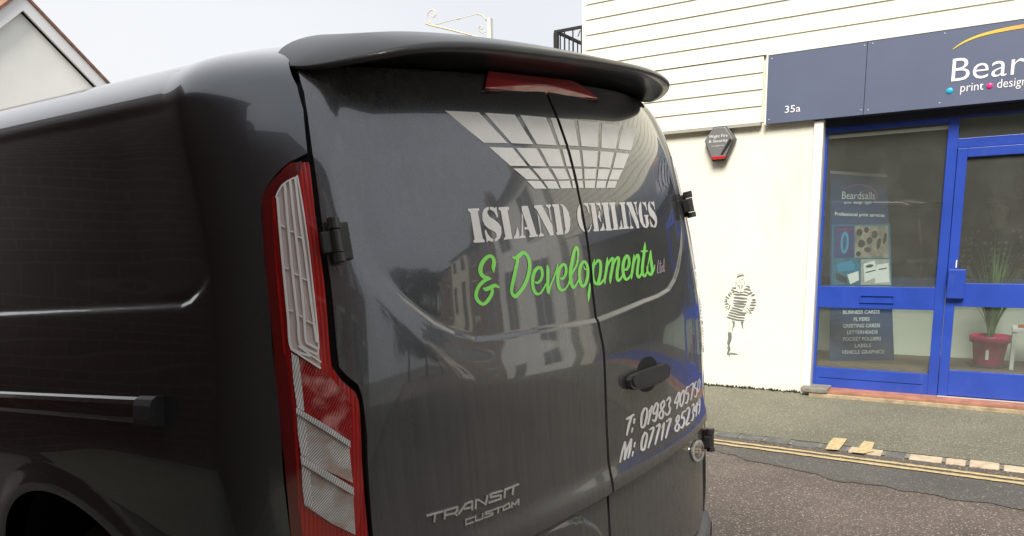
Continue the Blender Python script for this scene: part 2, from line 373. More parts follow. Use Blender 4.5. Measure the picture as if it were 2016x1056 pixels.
def panel(name, zs, sl, sr, m, parent, n=60, off=0, rim=.018, relief=True, cols=None):
    zs = np.asarray(zs); rows = []
    u = np.linspace(0, 1, n) if cols is None else cols
    s = np.array([sl(z)+(sr(z)-sl(z))*u for z in zs]); zz = np.repeat(zs[:, None], len(u), 1)
    P = S(s, zz, off, relief); h, w = s.shape
    V = P.reshape(-1, 3).tolist(); F = [(i*w+j, i*w+j+1, (i+1)*w+j+1, (i+1)*w+j) for i in range(h-1) for j in range(w-1)]
    if rim:
        loop = [(0, j) for j in range(w)]+[(i, w-1) for i in range(1, h)]+[(h-1, j) for j in range(w-2, -1, -1)]+[(i, 0) for i in range(h-2, 0, -1)]
        li = np.array(loop); B = S(s[li[:, 0], li[:, 1]], zz[li[:, 0], li[:, 1]], off-rim, relief); b = len(V); V += B.tolist(); k = len(loop)
        F += [(loop[i][0]*w+loop[i][1], b+i, b+(i+1) % k, loop[(i+1) % k][0]*w+loop[(i+1) % k][1]) for i in range(k)]
    if name in ('rear_door', 'tail_light'):
        Nn = [tuple(q) for q in N(s, zz, relief).reshape(-1, 3)]+[None]*(len(V)-h*w); nf = (h-1)*(w-1)
        V2 = list(V)+[V[a] for f in F[nf:] for a in f]; F2 = [tuple(f) for f in F[:nf]]; b2 = len(V); Nn += [None]*(len(V2)-b2)
        for f in F[nf:]: F2.append(tuple(range(b2, b2+4))); b2 += 4
        return skin_mesh(name, V2, Nn, F2, m, parent)
    me = bpy.data.meshes.new(name); me.from_pydata(V, [], F); me.update()
    o = link(name, me, m, parent, True)
    if rim:
        me.validate(); bm = bmesh.new(); bm.from_mesh(me); bm.edges.ensure_lookup_table()
        nb = h*w
        for e in bm.edges:
            if e.verts[0].index < nb and e.verts[1].index < nb and len(e.link_faces) == 2 and any(max(v.index for v in f.verts) >= nb for f in e.link_faces): e.smooth = False
        bm.to_mesh(me); bm.free()
    return o

# ------------------------------------------------------------------ the van
van = empty('van', 'dark grey panel van seen from behind, silver and green lettering on its rear doors', 'van')
van.matrix_world = Matrix.Translation(Vector(VT)) @ VRm.to_4x4()
doorL_px = [(577, 112), (588, 136), (599, 182), (606, 227), (615, 300), (633, 431), (647, 527), (664, 690), (668, 723), (685, 742), (705, 757), (714, 783), (723, 858), (735, 1056)]
bodyR_px = [(568, 122), (585, 170), (597, 216), (604, 290), (606, 309), (590, 310), (575, 315), (555, 330), (540, 347), (524, 368), (515, 390), (514, 420), (522, 530), (537, 700), (553, 860), (572, 1056)]
lgtR_px = [(601, 290), (606, 309), (611, 323), (622, 420), (635, 520), (652, 700), (655, 722), (673, 748), (702, 773), (710, 794), (714, 879), (728, 1056)]
_, dq = edge_fn(doorL_px); _, bq = edge_fn(bodyR_px); _, lq = edge_fn(lgtR_px)
def ext(q, zlo, zhi, slo=None):
    q = q[q[:, 1].argsort()]; a = np.vstack([[q[0, 0] if slo is None else slo, zlo], q, [q[-1, 0]+.03, zhi]]); return lambda z: np.interp(z, a[:, 1], a[:, 0])
dL = ext(dq, .3, 2.0); bR = ext(bq, .3, 2.0); lR = ext(lq, .3, 2.0)
W_px = [(660, 158), (668, 151), (690, 149), (820, 157), (960, 170), (1085, 188), (1170, 634), (1060, 651), (1000, 663), (945, 668), (900, 656), (860, 636), (800, 590), (740, 530), (706, 462), (690, 400), (673, 290), (662, 200)]
def mirror(q):
    i = int(np.argmax(np.where(q[:, 1] > 1.6, q[:, 0], -9))); j = int(np.argmax(np.where(q[:, 1] < 1.6, q[:, 0], -9)))
    L = [p for k, p in enumerate(q) if k not in (i, j)]; n = len(q)
    order = [(i+1+k) % n for k in range(n) if (i+1+k) % n not in (i,)]          # from the lower middle round to the upper middle
    half = [(0.0, q[j][1])]+[tuple(q[k]) for k in order if k != j]+[(0.0, q[i][1])]
    return np.array(half+[(-a, b) for a, b in half[::-1]][1:-1])
Wz = mirror(pix2sz(W_px, False))
W2_px = [(640, 130), (960, 150), (1085, 160), (1172, 703), (1100, 722), (1010, 745), (950, 748), (900, 730), (850, 692), (800, 640), (730, 560), (690, 480)]
W2z = mirror(pix2sz(W2_px, False))
class Field:                    # a relief sampled on a grid and softened, so creases roll over like pressed steel
    def __init__(f, fn, s0, s1, z0, z1, h, sig):
        f.s0, f.z0, f.h = s0, z0, h; A = np.arange(s0, s1, h); B_ = np.arange(z0, z1, h); G = fn(*np.meshgrid(A, B_, indexing='ij'))
        n = max(1, int(3*sig/h)); k = np.exp(-.5*(np.arange(-n, n+1)*h/sig)**2); k /= k.sum()
        for ax in (0, 1): G = np.apply_along_axis(lambda v: np.convolve(np.pad(v, n, mode='edge'), k, 'valid'), ax, G)
        f.G = G
    def __call__(f, s, z):
        u = (s-f.s0)/f.h; v = (z-f.z0)/f.h; n, m = f.G.shape; ok = (u >= 0) & (u < n-1) & (v >= 0) & (v < m-1)
        u = np.clip(u, 0, n-1.001); v = np.clip(v, 0, m-1.001); i = u.astype(int); j = v.astype(int); a = u-i; b = v-j; G = f.G
        return np.where(ok, G[i, j]*(1-a)*(1-b)+G[i+1, j]*a*(1-b)+G[i, j+1]*(1-a)*b+G[i+1, j+1]*a*b, 0)
def _ramp(s, z):
    d = polydist(Wz, s, z); d2 = polydist(W2z, s, z)
    r = np.where(d2 > 0, np.clip(d2, 0, 1)/(np.clip(d2, 0, 1)+np.clip(-d, 0, 1)+1e-4), 0)
    return -.010*sstep(r)
def _step(s, z):
    d = polydist(Wz, s, z); return -(.0065-.0058*sstep((z-1.36)/.16))*sstep((d+.004)/.009)
F1, F2 = Field(_ramp, -.98, .98, 1.0, 2.05, .006, .014), Field(_step, -.95, .95, 1.0, 2.05, .003, .0028)
def rel_window(s, z): return F1(s, z)+F2(s, z)
def rel_swage(s, z):
    t = z-.795; up = np.clip((t)/.10, 0, 1); return np.where(t > 0, .012*(1-sstep(up)), .012-.020*sstep(-t/.022))*np.clip((.86-np.abs(s))/.12, 0, 1)
P_px = [(985, 1090), (1040, 1058), (1120, 1024), (1150, 1021), (1178, 1038), (1190, 1056), (1193, 1090)]
Pz = pix2sz(P_px, False)
def rel_plate(s, z): return .009*sstep((polydist(Pz, s, z)+.004)/.016)
arcY, arcZ, arcA, arcB = 1.15, .36, .80, .525
def s_side(y): return -(SC+y-YC)
def rel_side(s, z):
    a = -s; y = YC+(a-SC)
    side = sstep((a-.98)/.10)
    e = (np.hypot((y-arcY)/arcA, (z-arcZ)/arcB)-1)*.6
    fl = .015*sstep(1-np.abs(e-.02)/.075)
    return side*np.where(z < 1.3, fl, 0)
Q_px = [(-700, 420), (0, 278), (200, 232), (330, 203), (385, 194), (408, 200), (420, 218), (427, 260), (432, 330), (434, 500), (425, 535), (400, 572), (372, 598), (355, 606), (200, 613), (0, 621), (-300, 640)]
Qp = pix2sz(Q_px, False); Qp[:, 1] -= lift(YC+(-Qp[:, 0]-SC), Qp[:, 1]); Qp[0] = (-4.6, 1.83); Qp[-1] = (-4.6, 1.28)
FQ = Field(lambda s, z: -(.0012+.0078*np.maximum(sstep((-s-.98)/.4), sstep((1.50-z)/.05)))*sstep((polydist(Qp, s, z)+.003)/.014)*np.clip((1.925-z)/.03, 0, 1), -3.6, -.5, 1.25, 2.0, .005, .004)
def rel_sidepanel(s, z): return FQ(s, z)
print('Q', Qp.round(3).tolist())
def rel_pillar(s, z):          # shallow vertical hollow behind the side panel, running out at the roof
    a = -s; c = 1.20; return np.where(s < 0, -.004*np.exp(-((a-c)/.05)**2)*np.clip((z-.7)/.4, 0, 1)*np.clip((1.92-z)/.06, 0, 1), 0)
RELIEF += [rel_window, rel_swage, rel_plate, rel_side, rel_sidepanel]

zd = uniq(np.concatenate([np.arange(.40, 1.93, .009), np.arange(.77, .84, .003), np.arange(1.20, 1.54, .003), np.arange(1.84, 1.9, .003)]))
ud = np.linspace(0, 1, 280)
doorl = panel('rear_door', zd, dL, lambda z: -GAP, M['paint'], van, cols=ud)
doorr = panel('rear_door', zd, lambda z: GAP, lambda z: -dL(z), M['paint'], van, cols=ud)
shell = panel('door_seal', np.arange(.36, 1.95, .02), lambda z: bR(z)+.004, lambda z: -bR(z)-.004, M['seal'], van, n=80, off=-.026, rim=0)
# side panels with the rear wheel arch cut out
zs_ = uniq(np.concatenate([np.arange(.28, 1.945, .016), np.arange(1.36, 1.50, .004), np.arange(1.80, 1.945, .006)]))
cs = np.concatenate([np.linspace(0, .45, 30, endpoint=False)**1, np.linspace(.45, 1, 120)]); 
def side_panel(sg):
    SF = -(SC+4.75-YC)
    fr = np.concatenate([np.linspace(0, .62, 26, endpoint=False), np.linspace(.62, .93, 100, endpoint=False), np.linspace(.93, 1, 40)])
    s = np.array([SF+(bR(z)-SF)*fr for z in zs_]); zz = np.repeat(zs_[:, None], len(fr), 1)
    # snap to the arch
    y = YC+(-s-SC); e = np.hypot((y-arcY)/arcA, (zz-arcZ)/arcB)
    nr = (np.abs(e-1) < .028) & (zz > .3); s2 = np.where(nr, -(SC-YC+arcY+(y-arcY)/e), s); z2 = np.where(nr, arcZ+(zz-arcZ)/e, zz)
    e2 = np.hypot(((YC+(-s2-SC))-arcY)/arcA, (z2-arcZ)/arcB)
    P = S(s2, z2); h, w = s.shape
    if sg > 0: P = P*np.array([-1, 1, 1])
    F = []
    for i in range(h-1):
        for j in range(w-1):
            q = [(i, j), (i, j+1), (i+1, j+1), (i+1, j)]
            if np.mean([e2[a] for a in q]) < .999: continue
            F.append([a*w+b for a, b in q])
    V = P.reshape(-1, 3).tolist(); Nn = N(s2, z2)*(np.array([-1, 1, 1]) if sg > 0 else 1); Nn = [tuple(q) for q in Nn.reshape(-1, 3)]
    B = S(s2[:, -1], z2[:, -1], -.02)              # returned edge along the rear boundary
    if sg > 0: B = B*np.array([-1, 1, 1])
    for i in range(h-1):
        b = len(V); V += [V[i*w+w-1], B[i].tolist(), B[i+1].tolist(), V[(i+1)*w+w-1]]; Nn += [None]*4; F.append([b, b+1, b+2, b+3])
    if sg > 0: F = [f[::-1] for f in F]
    return skin_mesh('side_panel', V, Nn, F, M['paint_side'], van)
side_panel(-1); side_panel(1)
# wheel-arch liners
for sg in (-1, 1):
    mb = MB(); n = 28; a = [math.pi*i/n for i in range(n+1)]
    for ac in (arcY, 3.95):
        P0 = [(sg*.95, ac+arcA*.995*math.cos(t), arcZ+arcB*.995*math.sin(t)-.0) for t in a]; P1 = [(sg*.60, p[1], p[2]) for p in P0]
        mb.add(P0+P1, [(i, i+1, n+1+i+1, n+1+i) for i in range(n)]); mb.add(P1, [tuple(range(n+1))])
        mb.build('arch_liner', M['seal'], van); mb = MB()
# roof
z_r = 1.89; rows = []
zz = list(np.arange(1.940, 2.010, .0055)); sR = np.concatenate([-np.linspace(SC+4.75-YC, SC+.6, 20, endpoint=False), -np.linspace(SC+.6, 0, 70, endpoint=False), np.linspace(0, SC+.6, 71), np.linspace(SC+.6, SC+4.75-YC, 21)[1:]])
P = np.array([S(sR, z, 0, False) for z in zz]); h, w, _ = P.shape
V = P.reshape(-1, 3).tolist(); F = [(i*w+j, i*w+j+1, (i+1)*w+j+1, (i+1)*w+j) for i in range(h-1) for j in range(w-1)]
top = P[-1]; half = w//2; J = np.linspace(-1, 1, 25); b = len(V)
for i in range(half+1):
    for j in J: V.append((top[i][0]*-j, top[i][1], top[i][2]+.014*(1-j*j)))
F += [(b+i*25+j, b+i*25+j+1, b+(i+1)*25+j+1, b+(i+1)*25+j) for i in range(half) for j in range(24)]
Nn = [tuple(q) for q in np.array([N(sR, z, False) for z in zz]).reshape(-1, 3)]; tn = N(sR, zz[-1], False)
for i in range(half+1):
    for j in J:
        q = np.array([tn[i][0]*-np.sign(j)*abs(j)**3, tn[i][1]*abs(j)**3 if i < half-12 else tn[i][1], tn[i][2]]); q[2] = max(q[2], .35); Nn.append(tuple(q/np.linalg.norm(q)))
fl = [f for f in F]
def _ok(f):
    a = [np.array(V[k]) for k in f]; n = np.cross(a[1]-a[0], a[2]-a[0])+np.cross(a[2]-a[0], a[3]-a[0]); return n@np.sum([np.array(Nn[k]) for k in f], 0) > 0
F = [tuple(f) if _ok(f) else tuple(f)[::-1] for f in F]
skin_mesh('roof', V, Nn, F, M['paint_side'], van)
# nose, bumpers, floor, wheels
mb = MB(); s_ = np.linspace(0, 1, 2); F0 = [S(np.array([-(SC+4.75-YC), (SC+4.75-YC)]), np.array([z, z]), 0, False) for z in np.arange(.28, 2.0, .1)]
for a, b_ in zip(F0[:-1], F0[1:]): mb.add([a[0], a[1], b_[1], b_[0]], [(0, 1, 2, 3)])
mb.build('nose_panel', M['paint_side'], van, True)
mb = MB().box((-.9, .12, .27), (.9, 4.9, .33)); mb.build('chassis', M['seal'], van)
def bumper(m, name):
    zs = np.concatenate([np.linspace(.20, .365, 12)]); o = .022*np.clip((np.linspace(0, 1, 12))/.15, 0, 1)**.5; o[-1] = .01
    s = np.linspace(-1.5, 1.5, 120); P = np.array([S(s, np.full(120, z), q, False) for z, q in zip(zs, o)])
    P = np.concatenate([P, S(s, np.full(120, .37), -.02, False)[None]]); h, w, _ = P.shape
    me = bpy.data.meshes.new(name); me.from_pydata(P.reshape(-1, 3).tolist(), [], [(i*w+j, i*w+j+1, (i+1)*w+j+1, (i+1)*w+j) for i in range(h-1) for j in range(w-1)]); me.update()
    return link(name, me, m, van, True)
bumper(mat('bumper_plastic', (.10, .10, .105), .45, var=.15, scale=20), 'rear_bumper')
for y in (1.10, 3.95):
    for sg in (-1, 1):
        R0 = .385; cx = sg*.84; w_ = .11
        t = MB().lathe([(.24, -w_), (R0-.03, -w_), (R0-.005, -w_*.8), (R0, -w_*.5), (R0, w_*.5), (R0-.005, w_*.8), (R0-.03, w_), (.24, w_)], (cx, y, .385), 40, 'X').build('wheel', M['tyre'], van, True)
        r = MB().lathe([(.245, -w_*.9), (.235, -.03), (.235, .03), (.245, w_*.9)], (cx, y, .385), 32, 'X').lathe([(.236, sg*.05), (.20, sg*.075), (.12, sg*.055), (.07, sg*.085), (0.001, sg*.09)], (cx, y, .385), 32, 'X').build('rim', M['rim'], t, True)

# spoiler: the lip follows a bowed line behind the roof edge, its root lies on the doors' header
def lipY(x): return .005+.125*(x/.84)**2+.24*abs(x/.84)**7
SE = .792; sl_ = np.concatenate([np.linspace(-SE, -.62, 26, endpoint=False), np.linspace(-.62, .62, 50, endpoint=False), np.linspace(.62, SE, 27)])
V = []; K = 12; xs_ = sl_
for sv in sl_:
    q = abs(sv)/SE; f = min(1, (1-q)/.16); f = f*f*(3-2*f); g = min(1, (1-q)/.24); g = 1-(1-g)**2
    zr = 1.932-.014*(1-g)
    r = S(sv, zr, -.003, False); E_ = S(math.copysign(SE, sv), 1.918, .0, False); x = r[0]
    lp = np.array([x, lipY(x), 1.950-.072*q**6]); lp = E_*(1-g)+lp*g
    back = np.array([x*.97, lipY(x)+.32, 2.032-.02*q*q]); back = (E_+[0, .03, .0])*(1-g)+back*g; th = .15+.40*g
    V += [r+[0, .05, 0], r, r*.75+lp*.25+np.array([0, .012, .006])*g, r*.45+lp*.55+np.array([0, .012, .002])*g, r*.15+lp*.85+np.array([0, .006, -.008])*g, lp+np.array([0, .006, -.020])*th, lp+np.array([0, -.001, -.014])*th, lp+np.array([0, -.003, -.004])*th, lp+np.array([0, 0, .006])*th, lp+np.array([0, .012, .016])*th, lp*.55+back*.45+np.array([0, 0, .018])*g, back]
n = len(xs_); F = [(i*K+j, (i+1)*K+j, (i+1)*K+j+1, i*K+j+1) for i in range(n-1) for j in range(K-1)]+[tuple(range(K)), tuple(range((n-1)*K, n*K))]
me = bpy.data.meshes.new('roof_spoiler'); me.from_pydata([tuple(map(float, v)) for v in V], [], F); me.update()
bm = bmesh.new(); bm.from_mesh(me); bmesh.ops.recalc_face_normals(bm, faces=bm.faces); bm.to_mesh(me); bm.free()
link('roof_spoiler', me, mat('spoiler_shaded_dark', (.030, .031, .033), .38, coat=.35), van, True)  # body colour darkened to near-black: shade under the overhang is painted in
print('B', pix2sz([(964, 141), (1050, 149), (1080, 153), (1087, 154), (1087, 184), (1050, 179), (958, 171)], False).round(3).tolist())
b_px = [(964, 141), (1050, 149), (1087, 154), (1087, 184), (1050, 179), (958, 171), (960, 158)]
bq_ = [(-.262, 1.884), (.262, 1.884), (.235, 1.900), (.195, 1.914), (.165, 1.923), (-.225, 1.923), (-.245, 1.905)]
decal('brake_light', [bq_], M['lens_brake'], van, off=.002, thick=.006, grid=.02, split=False, sz=True)
decal('brake_light_trim', [[(-.268, 1.876), (.268, 1.876), (.268, 1.8815), (-.268, 1.8815)]], M['seal'], van, off=.004, grid=.03, split=False, sz=True)
# ---- tail lights: housing, inner and outer lenses; the right one is the mirror of the left
def both(fn):
    return [fn(van, False), fn(van, True)]
def flip_obj(o):
    me = o.data; me.transform(Matrix.Diagonal((-1, 1, 1, 1))); me.flip_normals()
z_l = uniq(np.concatenate([np.arange(.62, 1.735, .01), np.arange(1.66, 1.725, .004)]))
def Z5(p): return Z(p, 480, 300, 2.64)
def Z6(p): return Z(p, 520, 680, 2.808)
upper = Z5([(166, 235), (178, 205), (205, 165), (268, 132), (280, 148), (330, 470), (385, 960)])+Z6([(313, 128), (290, 112), (205, 55), (148, 20)])+Z5([(238, 1000), (200, 620)])
LIGHT = []
def tail_light(flip):
    zt = float(bq[:, 1][np.argmin(abs(bq[:, 0]-lR(1.72)))]); zl = z_l[z_l < 1.722]
    h = panel('tail_light', zl, lambda z: bR(z)+.004, lambda z: lR(z)-.001, M['lens_red'], van, n=24, off=-.006, rim=.03)
    parts = [h]
    def dec(name, polys, m, off, thick=0, grid=.02, label=None):
        o = decal(name, polys, m, h, off=off, thick=thick, grid=grid, split=False, label=label); parts.append(o); return o
    band = Z5([(90, 232), (112, 190), (150, 140), (200, 92), (262, 58), (300, 40), (296, 100), (262, 118), (200, 155), (165, 205), (140, 240), (150, 400), (165, 620), (185, 830), (205, 1040)])+Z6([(120, 60), (150, 330), (170, 560), (185, 760), (190, 900), (215, 1056), (148, 1056), (118, 700), (70, 300), (50, 0)])+Z5([(120, 690), (100, 430)])
    dec('outer_lens', [band], M['lens_dark'], -.0035)
    dec('reflector_panel', [upper], M['lens_grey'], -.002)
    ribs = []
    for r in ([(176, 240), (190, 420), (208, 620), (230, 850), (242, 1000), (275, 1035), (345, 1058)], [(212, 168), (232, 400), (255, 640), (280, 860), (290, 985), (320, 1020), (380, 1050)], [(240, 150), (262, 360), (292, 620), (312, 830), (322, 975), (345, 1000), (382, 1020)], [(268, 140), (290, 330), (322, 560), (350, 780), (378, 985)]):
        ribs += stroke(r, 13)
    for a in ([(188, 378), (212, 390)], [(232, 408), (256, 416)], [(275, 438), (308, 450)], [(205, 598), (232, 606)], [(255, 628), (282, 640)], [(300, 655), (334, 668)], [(224, 815), (252, 826)], [(280, 845), (304, 856)], [(325, 875), (362, 892)]):
        ribs += stroke(a, 8)
    # outline of the panel
    for a in ([(168, 236), (180, 206), (208, 166), (268, 134), (284, 160), (332, 470), (384, 950), (384, 1048)],): ribs += stroke(a, 8)
    ribs = [[(480+q[0]/2.64, 300+q[1]/2.64) for q in p] for p in ribs]
    for a in ([(150, 22), (205, 58), (310, 126)], [(190, 4), (250, 48), (312, 92)]): ribs += [[(520+q[0]/2.808, 680+q[1]/2.808) for q in p] for p in stroke(a, 10)]
    dec('reflector_ribs', ribs, M['lens_white'], -.0005, thick=.004, grid=.03)
    dec('stop_lens', [Z6([(150, 32), (205, 62), (313, 132), (380, 190), (450, 270), (484, 340), (484, 530), (330, 435), (182, 348), (160, 180)])], M['lens_facet'], -.0015)
    dec('lens_strip', [Z6([(150, 40), (190, 66), (208, 200), (222, 365), (182, 345), (160, 180)])], M['serrated'], .0005)
    dec('clear_lens', [Z6([(178, 372), (330, 465), (472, 560), (480, 650), (492, 762), (340, 690), (205, 612), (188, 500)])], M['lens_clear'], -.0015)
    dec('clear_lens', [Z6([(206, 655), (350, 740), (494, 828), (500, 940), (506, 1050), (380, 990), (260, 910), (222, 885), (212, 780)])], M['lens_clear'], -.0015)
    dec('divider', [Z6([(176, 342), (330, 432), (474, 528), (474, 562), (330, 468), (178, 374)])], M['serrated'], .0008, thick=.005)
    dec('divider', [Z6([(200, 608), (340, 690), (490, 782), (494, 826), (345, 738), (206, 652)])], M['serrated'], .0008, thick=.005)
    for a in ([(182, 380), (228, 405), (236, 500), (246, 615), (205, 606), (188, 500)], [(208, 662), (255, 690), (262, 800), (275, 905), (224, 882), (212, 780)]):
        dec('lens_strip', [Z6(a)], M['serrated'], .0)
    if flip:
        for o in parts: flip_obj(o)
tail_light(False); tail_light(True)

# ---- hinges, handle, side rail
def frame_at(s, z):
    P = S(s, z, 0); e = .004; n = np.cross(S(s+e, z)-S(s-e, z), S(s, z+e)-S(s, z-e)); n /= np.linalg.norm(n); u = S(s, z+e)-S(s, z-e); u /= np.linalg.norm(u); r = np.cross(u, n)
    return P, r, u, n       # r points towards increasing s
def hinge(s, z, sg):
    P, r, u, n = frame_at(s, z); r = r*(-1 if sg < 0 else 1)*-1*-1
    if sg < 0: r = r
    T_ = Matrix(((r[0], n[0], u[0], P[0]), (r[1], n[1], u[1], P[1]), (r[2], n[2], u[2], P[2]), (0, 0, 0, 1)))
    k = 1 if sg < 0 else -1
    root = MB(); root.box((k*-.045, -.012, -.055), (k*.0, .016, .048)); o = root.build('hinge', M['hinge'], van, bevel=.004)
    c = MB().tube([(k*.004, .028, .028), (k*.004, .028, .058)], .0195, 14).tube([(k*.004, .028, -.036), (k*.004, .028, .026)], .0165, 14).tube([(k*.004, .028, -.062), (k*.004, .028, -.038)], .0195, 14).build('knuckle', M['hinge'], o, bevel=.002)
    b = MB().box((k*.005, .004, -.034), (k*.048, .030, .024)).build('hinge_leaf', M['plastic'], o, bevel=.004)
    for q in (o, c, b): q.data.transform(T_ @ Matrix.Diagonal((.66, .8, .74, 1)))
    return o
hz = pix2sz([(660, 475)], False)[0]; print('hinge', hz)
for sg in (-1, 1):
    hinge(sg*(-hz[0]), hz[1], sg); hinge(sg*(-hz[0]+.01), .70, sg)
bump = [(1229, 748), (1233, 740), (1252, 731), (1290, 718), (1301, 715), (1308, 721), (1306, 741), (1290, 752), (1255, 765), (1237, 767), (1230, 760)]
def ell(cx, cy, a, b, n=28, rot=0): return [(cx+a*math.cos(t)*math.cos(rot)-b*math.sin(t)*math.sin(rot), cy+a*math.cos(t)*math.sin(rot)+b*math.sin(t)*math.cos(rot)) for t in [2*math.pi*k/n for k in range(n)]]
decal('handle_recess', [ell(1274, 737, 19, 35, rot=.12)], M['seal'], doorr, off=.001, thick=.003, grid=.012)
hd = decal('door_handle', [bump], M['hinge'], doorr, off=.006, thick=.015, grid=.012)
cx_, cy_ = 1268, 741
decal('handle_grip', [[(cx_+(x-cx_)*.93, cy_+(y-cy_)*.78-1) for x, y in bump]], M['plastic'], hd, off=.0215, thick=.004, grid=.012)
def srail(a, b, zf, prof, m, name, n=40):
    mb = MB(); K = len(prof)
    for i in range(n+1):
        y = a+(b-a)*i/n; z0 = zf(y)
        for dz, o in prof: mb.v.append(tuple(S(s_side(y), z0+dz, o, False)))
    for i in range(n):
        for j in range(K-1): mb.f.append((i*K+j, i*K+j+1, (i+1)*K+j+1, (i+1)*K+j))
    mb.f.append(tuple(range(K))); mb.f.append(tuple(range(n*K, (n+1)*K)))
    return mb.build(name, m, van, False, bevel=0)
zrail = lambda y: 1.203-.094*(y-.61)
M['rail'] = mat('gloss_black_rail', (.02, .019, .018), .12, coat=1)
srail(.612, 3.1, zrail, [(.030, -.005), (.030, .016), (.024, .026), (.014, .031), (-.016, .033), (-.024, .030), (-.029, .022), (-.030, -.005)], M['rail'], 'sliding_door_rail')
srail(.525, .610, zrail, [(.033, -.005), (.033, .018), (.026, .028), (.012, .033), (-.018, .035), (-.028, .031), (-.033, .022), (-.034, -.005)], M['plastic'], 'rail_end_cap', 6)

# ---- lettering and badges
def ZA(p): return Z(p, 910, 380, 9.164)
def ZB(p): return Z(p, 1120, 380, 10.08)
def ZC(p): return Z(p, 910, 470, 7.541)
def ZD(p): return Z(p, 1110, 460, 7.038)
def ZE(p): return Z(p, 1200, 740, 5.865)
def ZF(p): return Z(p, 830, 940, 10.055)
def ZG(p): return Z(p, 860, 200, 4.8)
GR = """65 72 388 88 662 382 435 378|443 92 728 112 905 393 700 383|778 115 1025 137 1128 403 940 393|1068 140 1290 165 1335 412 1158 403|1328 168 1525 188 1520 425 1362 412|1555 195 1725 215 1688 440 1550 430|1755 225 1898 248 1830 455 1708 440
487 420 708 427 850 602 690 600|740 428 935 433 1030 605 880 602|968 433 1148 438 1200 607 1058 605|1180 440 1342 450 1362 608 1222 606|1368 452 1518 460 1508 612 1385 608|1542 462 1670 472 1638 620 1530 612|1695 475 1815 488 1762 625 1660 620
718 625 868 625 962 730 838 727|902 625 1045 625 1112 730 990 730|1078 625 1205 628 1248 728 1138 730|1232 628 1365 630 1372 726 1268 728|1388 630 1505 630 1495 726 1390 726|1525 632 1635 635 1605 730 1512 728|1655 637 1755 640 1712 733 1622 730
848 743 975 745 1032 817 918 817|1003 745 1118 745 1155 817 1050 817|1142 745 1250 742 1270 812 1168 815|1272 742 1372 740 1382 810 1282 812|1392 740 1495 740 1488 812 1395 812|1510 742 1600 745 1588 810 1500 812|1618 745 1703 747 1680 810 1600 810"""
grid_p = []
for l in GR.split('\n'):
    for q in l.split('|'):
        v_ = list(map(float, q.split())); grid_p.append(ZG(list(zip(v_[::2], v_[1::2]))))
isl = """85 280 95 272 275 265 292 275 292 300 265 325 355 815 392 845 392 872 375 880 200 890 185 870 185 850 208 830 130 345 90 310
462 240 470 285 440 310 440 360 480 420 560 470 640 530 690 610 695 720 670 800 620 850 575 872 565 830 605 790 605 730 570 690 470 640 390 570 350 480 345 370 370 290 420 250
485 240 530 240 578 262 595 238 608 250 612 310 632 400 628 440 612 438 590 380 555 325 485 285
395 655 415 655 440 720 490 790 550 830 548 868 510 868 455 850 440 878 425 870 415 800 392 700
640 262 650 245 815 238 832 260 825 290 805 310 895 820 740 835 735 812 765 785 680 310 645 290
915 820 915 785 950 740 965 680 970 620 985 615 998 640 1020 770 1020 812
1060 340 1085 400 1090 750 1130 775 1125 805 1020 812 1020 785 1055 750 1060 500
1060 225 1170 222 1330 740 1355 750 1355 775 1210 795 1190 775 1215 740 1180 650 1110 650 1112 605 1165 605 1085 370 1060 290
1345 365 1382 430 1415 705 1465 745 1462 768 1380 780 1368 765 1400 715 1375 560
1285 230 1300 212 1425 205 1615 570 1640 750 1580 762 1330 290 1290 255
1495 205 1585 198 1590 225 1570 260 1605 500 1590 485 1575 440 1545 265 1500 230
1605 215 1615 195 1730 192 1815 740 1705 750 1685 715 1702 690 1640 250
1755 195 1800 195 1860 250 1910 340 1940 460 1942 580 1915 680 1880 720 1835 735 1855 650 1800 250"""
cei = """250 180 265 220 235 240 225 330 235 480 262 600 290 700 345 735 355 780 340 785 270 745 205 660 165 540 152 400 165 300 200 215
275 190 320 190 345 195 362 178 375 200 402 390 395 400 375 360 340 260 280 215
430 600 440 620 435 680 400 750 372 780 362 745 395 715 415 660
390 190 505 185 590 750 485 752 475 730 495 705 425 240 395 215
525 185 612 185 635 340 615 320 590 250 535 215
585 345 605 360 630 560 615 560 595 500 568 470 580 400
612 745 615 715 655 660 665 580 680 600 705 735
635 190 645 182 775 180 780 200 765 225 828 690 858 715 850 735 725 738 715 715 738 690 665 240 640 215
787 190 795 180 912 178 915 200 900 225 975 718 870 725 868 700 885 680 820 240 790 215
990 715 990 690 1020 640 1022 535 1035 535 1062 690 1062 710
990 180 1108 172 1110 200 1095 220 1155 650 1188 675 1185 700 1070 710 1065 690 1085 665 1025 235 995 210
1130 190 1145 172 1235 170 1375 560 1390 690 1350 695 1165 250 1135 215
1175 320 1205 380 1232 630 1275 680 1268 695 1205 702 1200 685 1222 640 1205 480
1275 175 1340 165 1342 195 1328 220 1360 430 1350 430 1335 380 1305 225 1280 200
1425 155 1430 190 1445 400 1480 590 1520 650 1520 690 1470 665 1410 560 1378 400 1378 280 1395 190
1450 165 1490 185 1515 155 1525 200 1548 340 1538 345 1510 260 1455 195
1482 430 1572 425 1575 450 1558 475 1588 600 1575 650 1545 685 1524 690 1525 640 1520 560 1505 470
1605 155 1608 200 1605 250 1640 310 1700 380 1738 470 1748 560 1738 630 1715 675 1690 685 1688 640 1705 600 1700 550 1660 500 1600 430 1568 330 1562 230 1580 180
1620 160 1650 175 1680 150 1690 200 1705 320 1698 325 1680 260 1625 190
1595 500 1620 540 1650 610 1680 650 1680 682 1650 660 1625 675 1610 600"""
def polys(txt, fn):
    out = []
    for l in txt.strip().split('\n'):
        v_ = list(map(float, l.split())); out.append(fn(list(zip(v_[::2], v_[1::2]))))
    return out
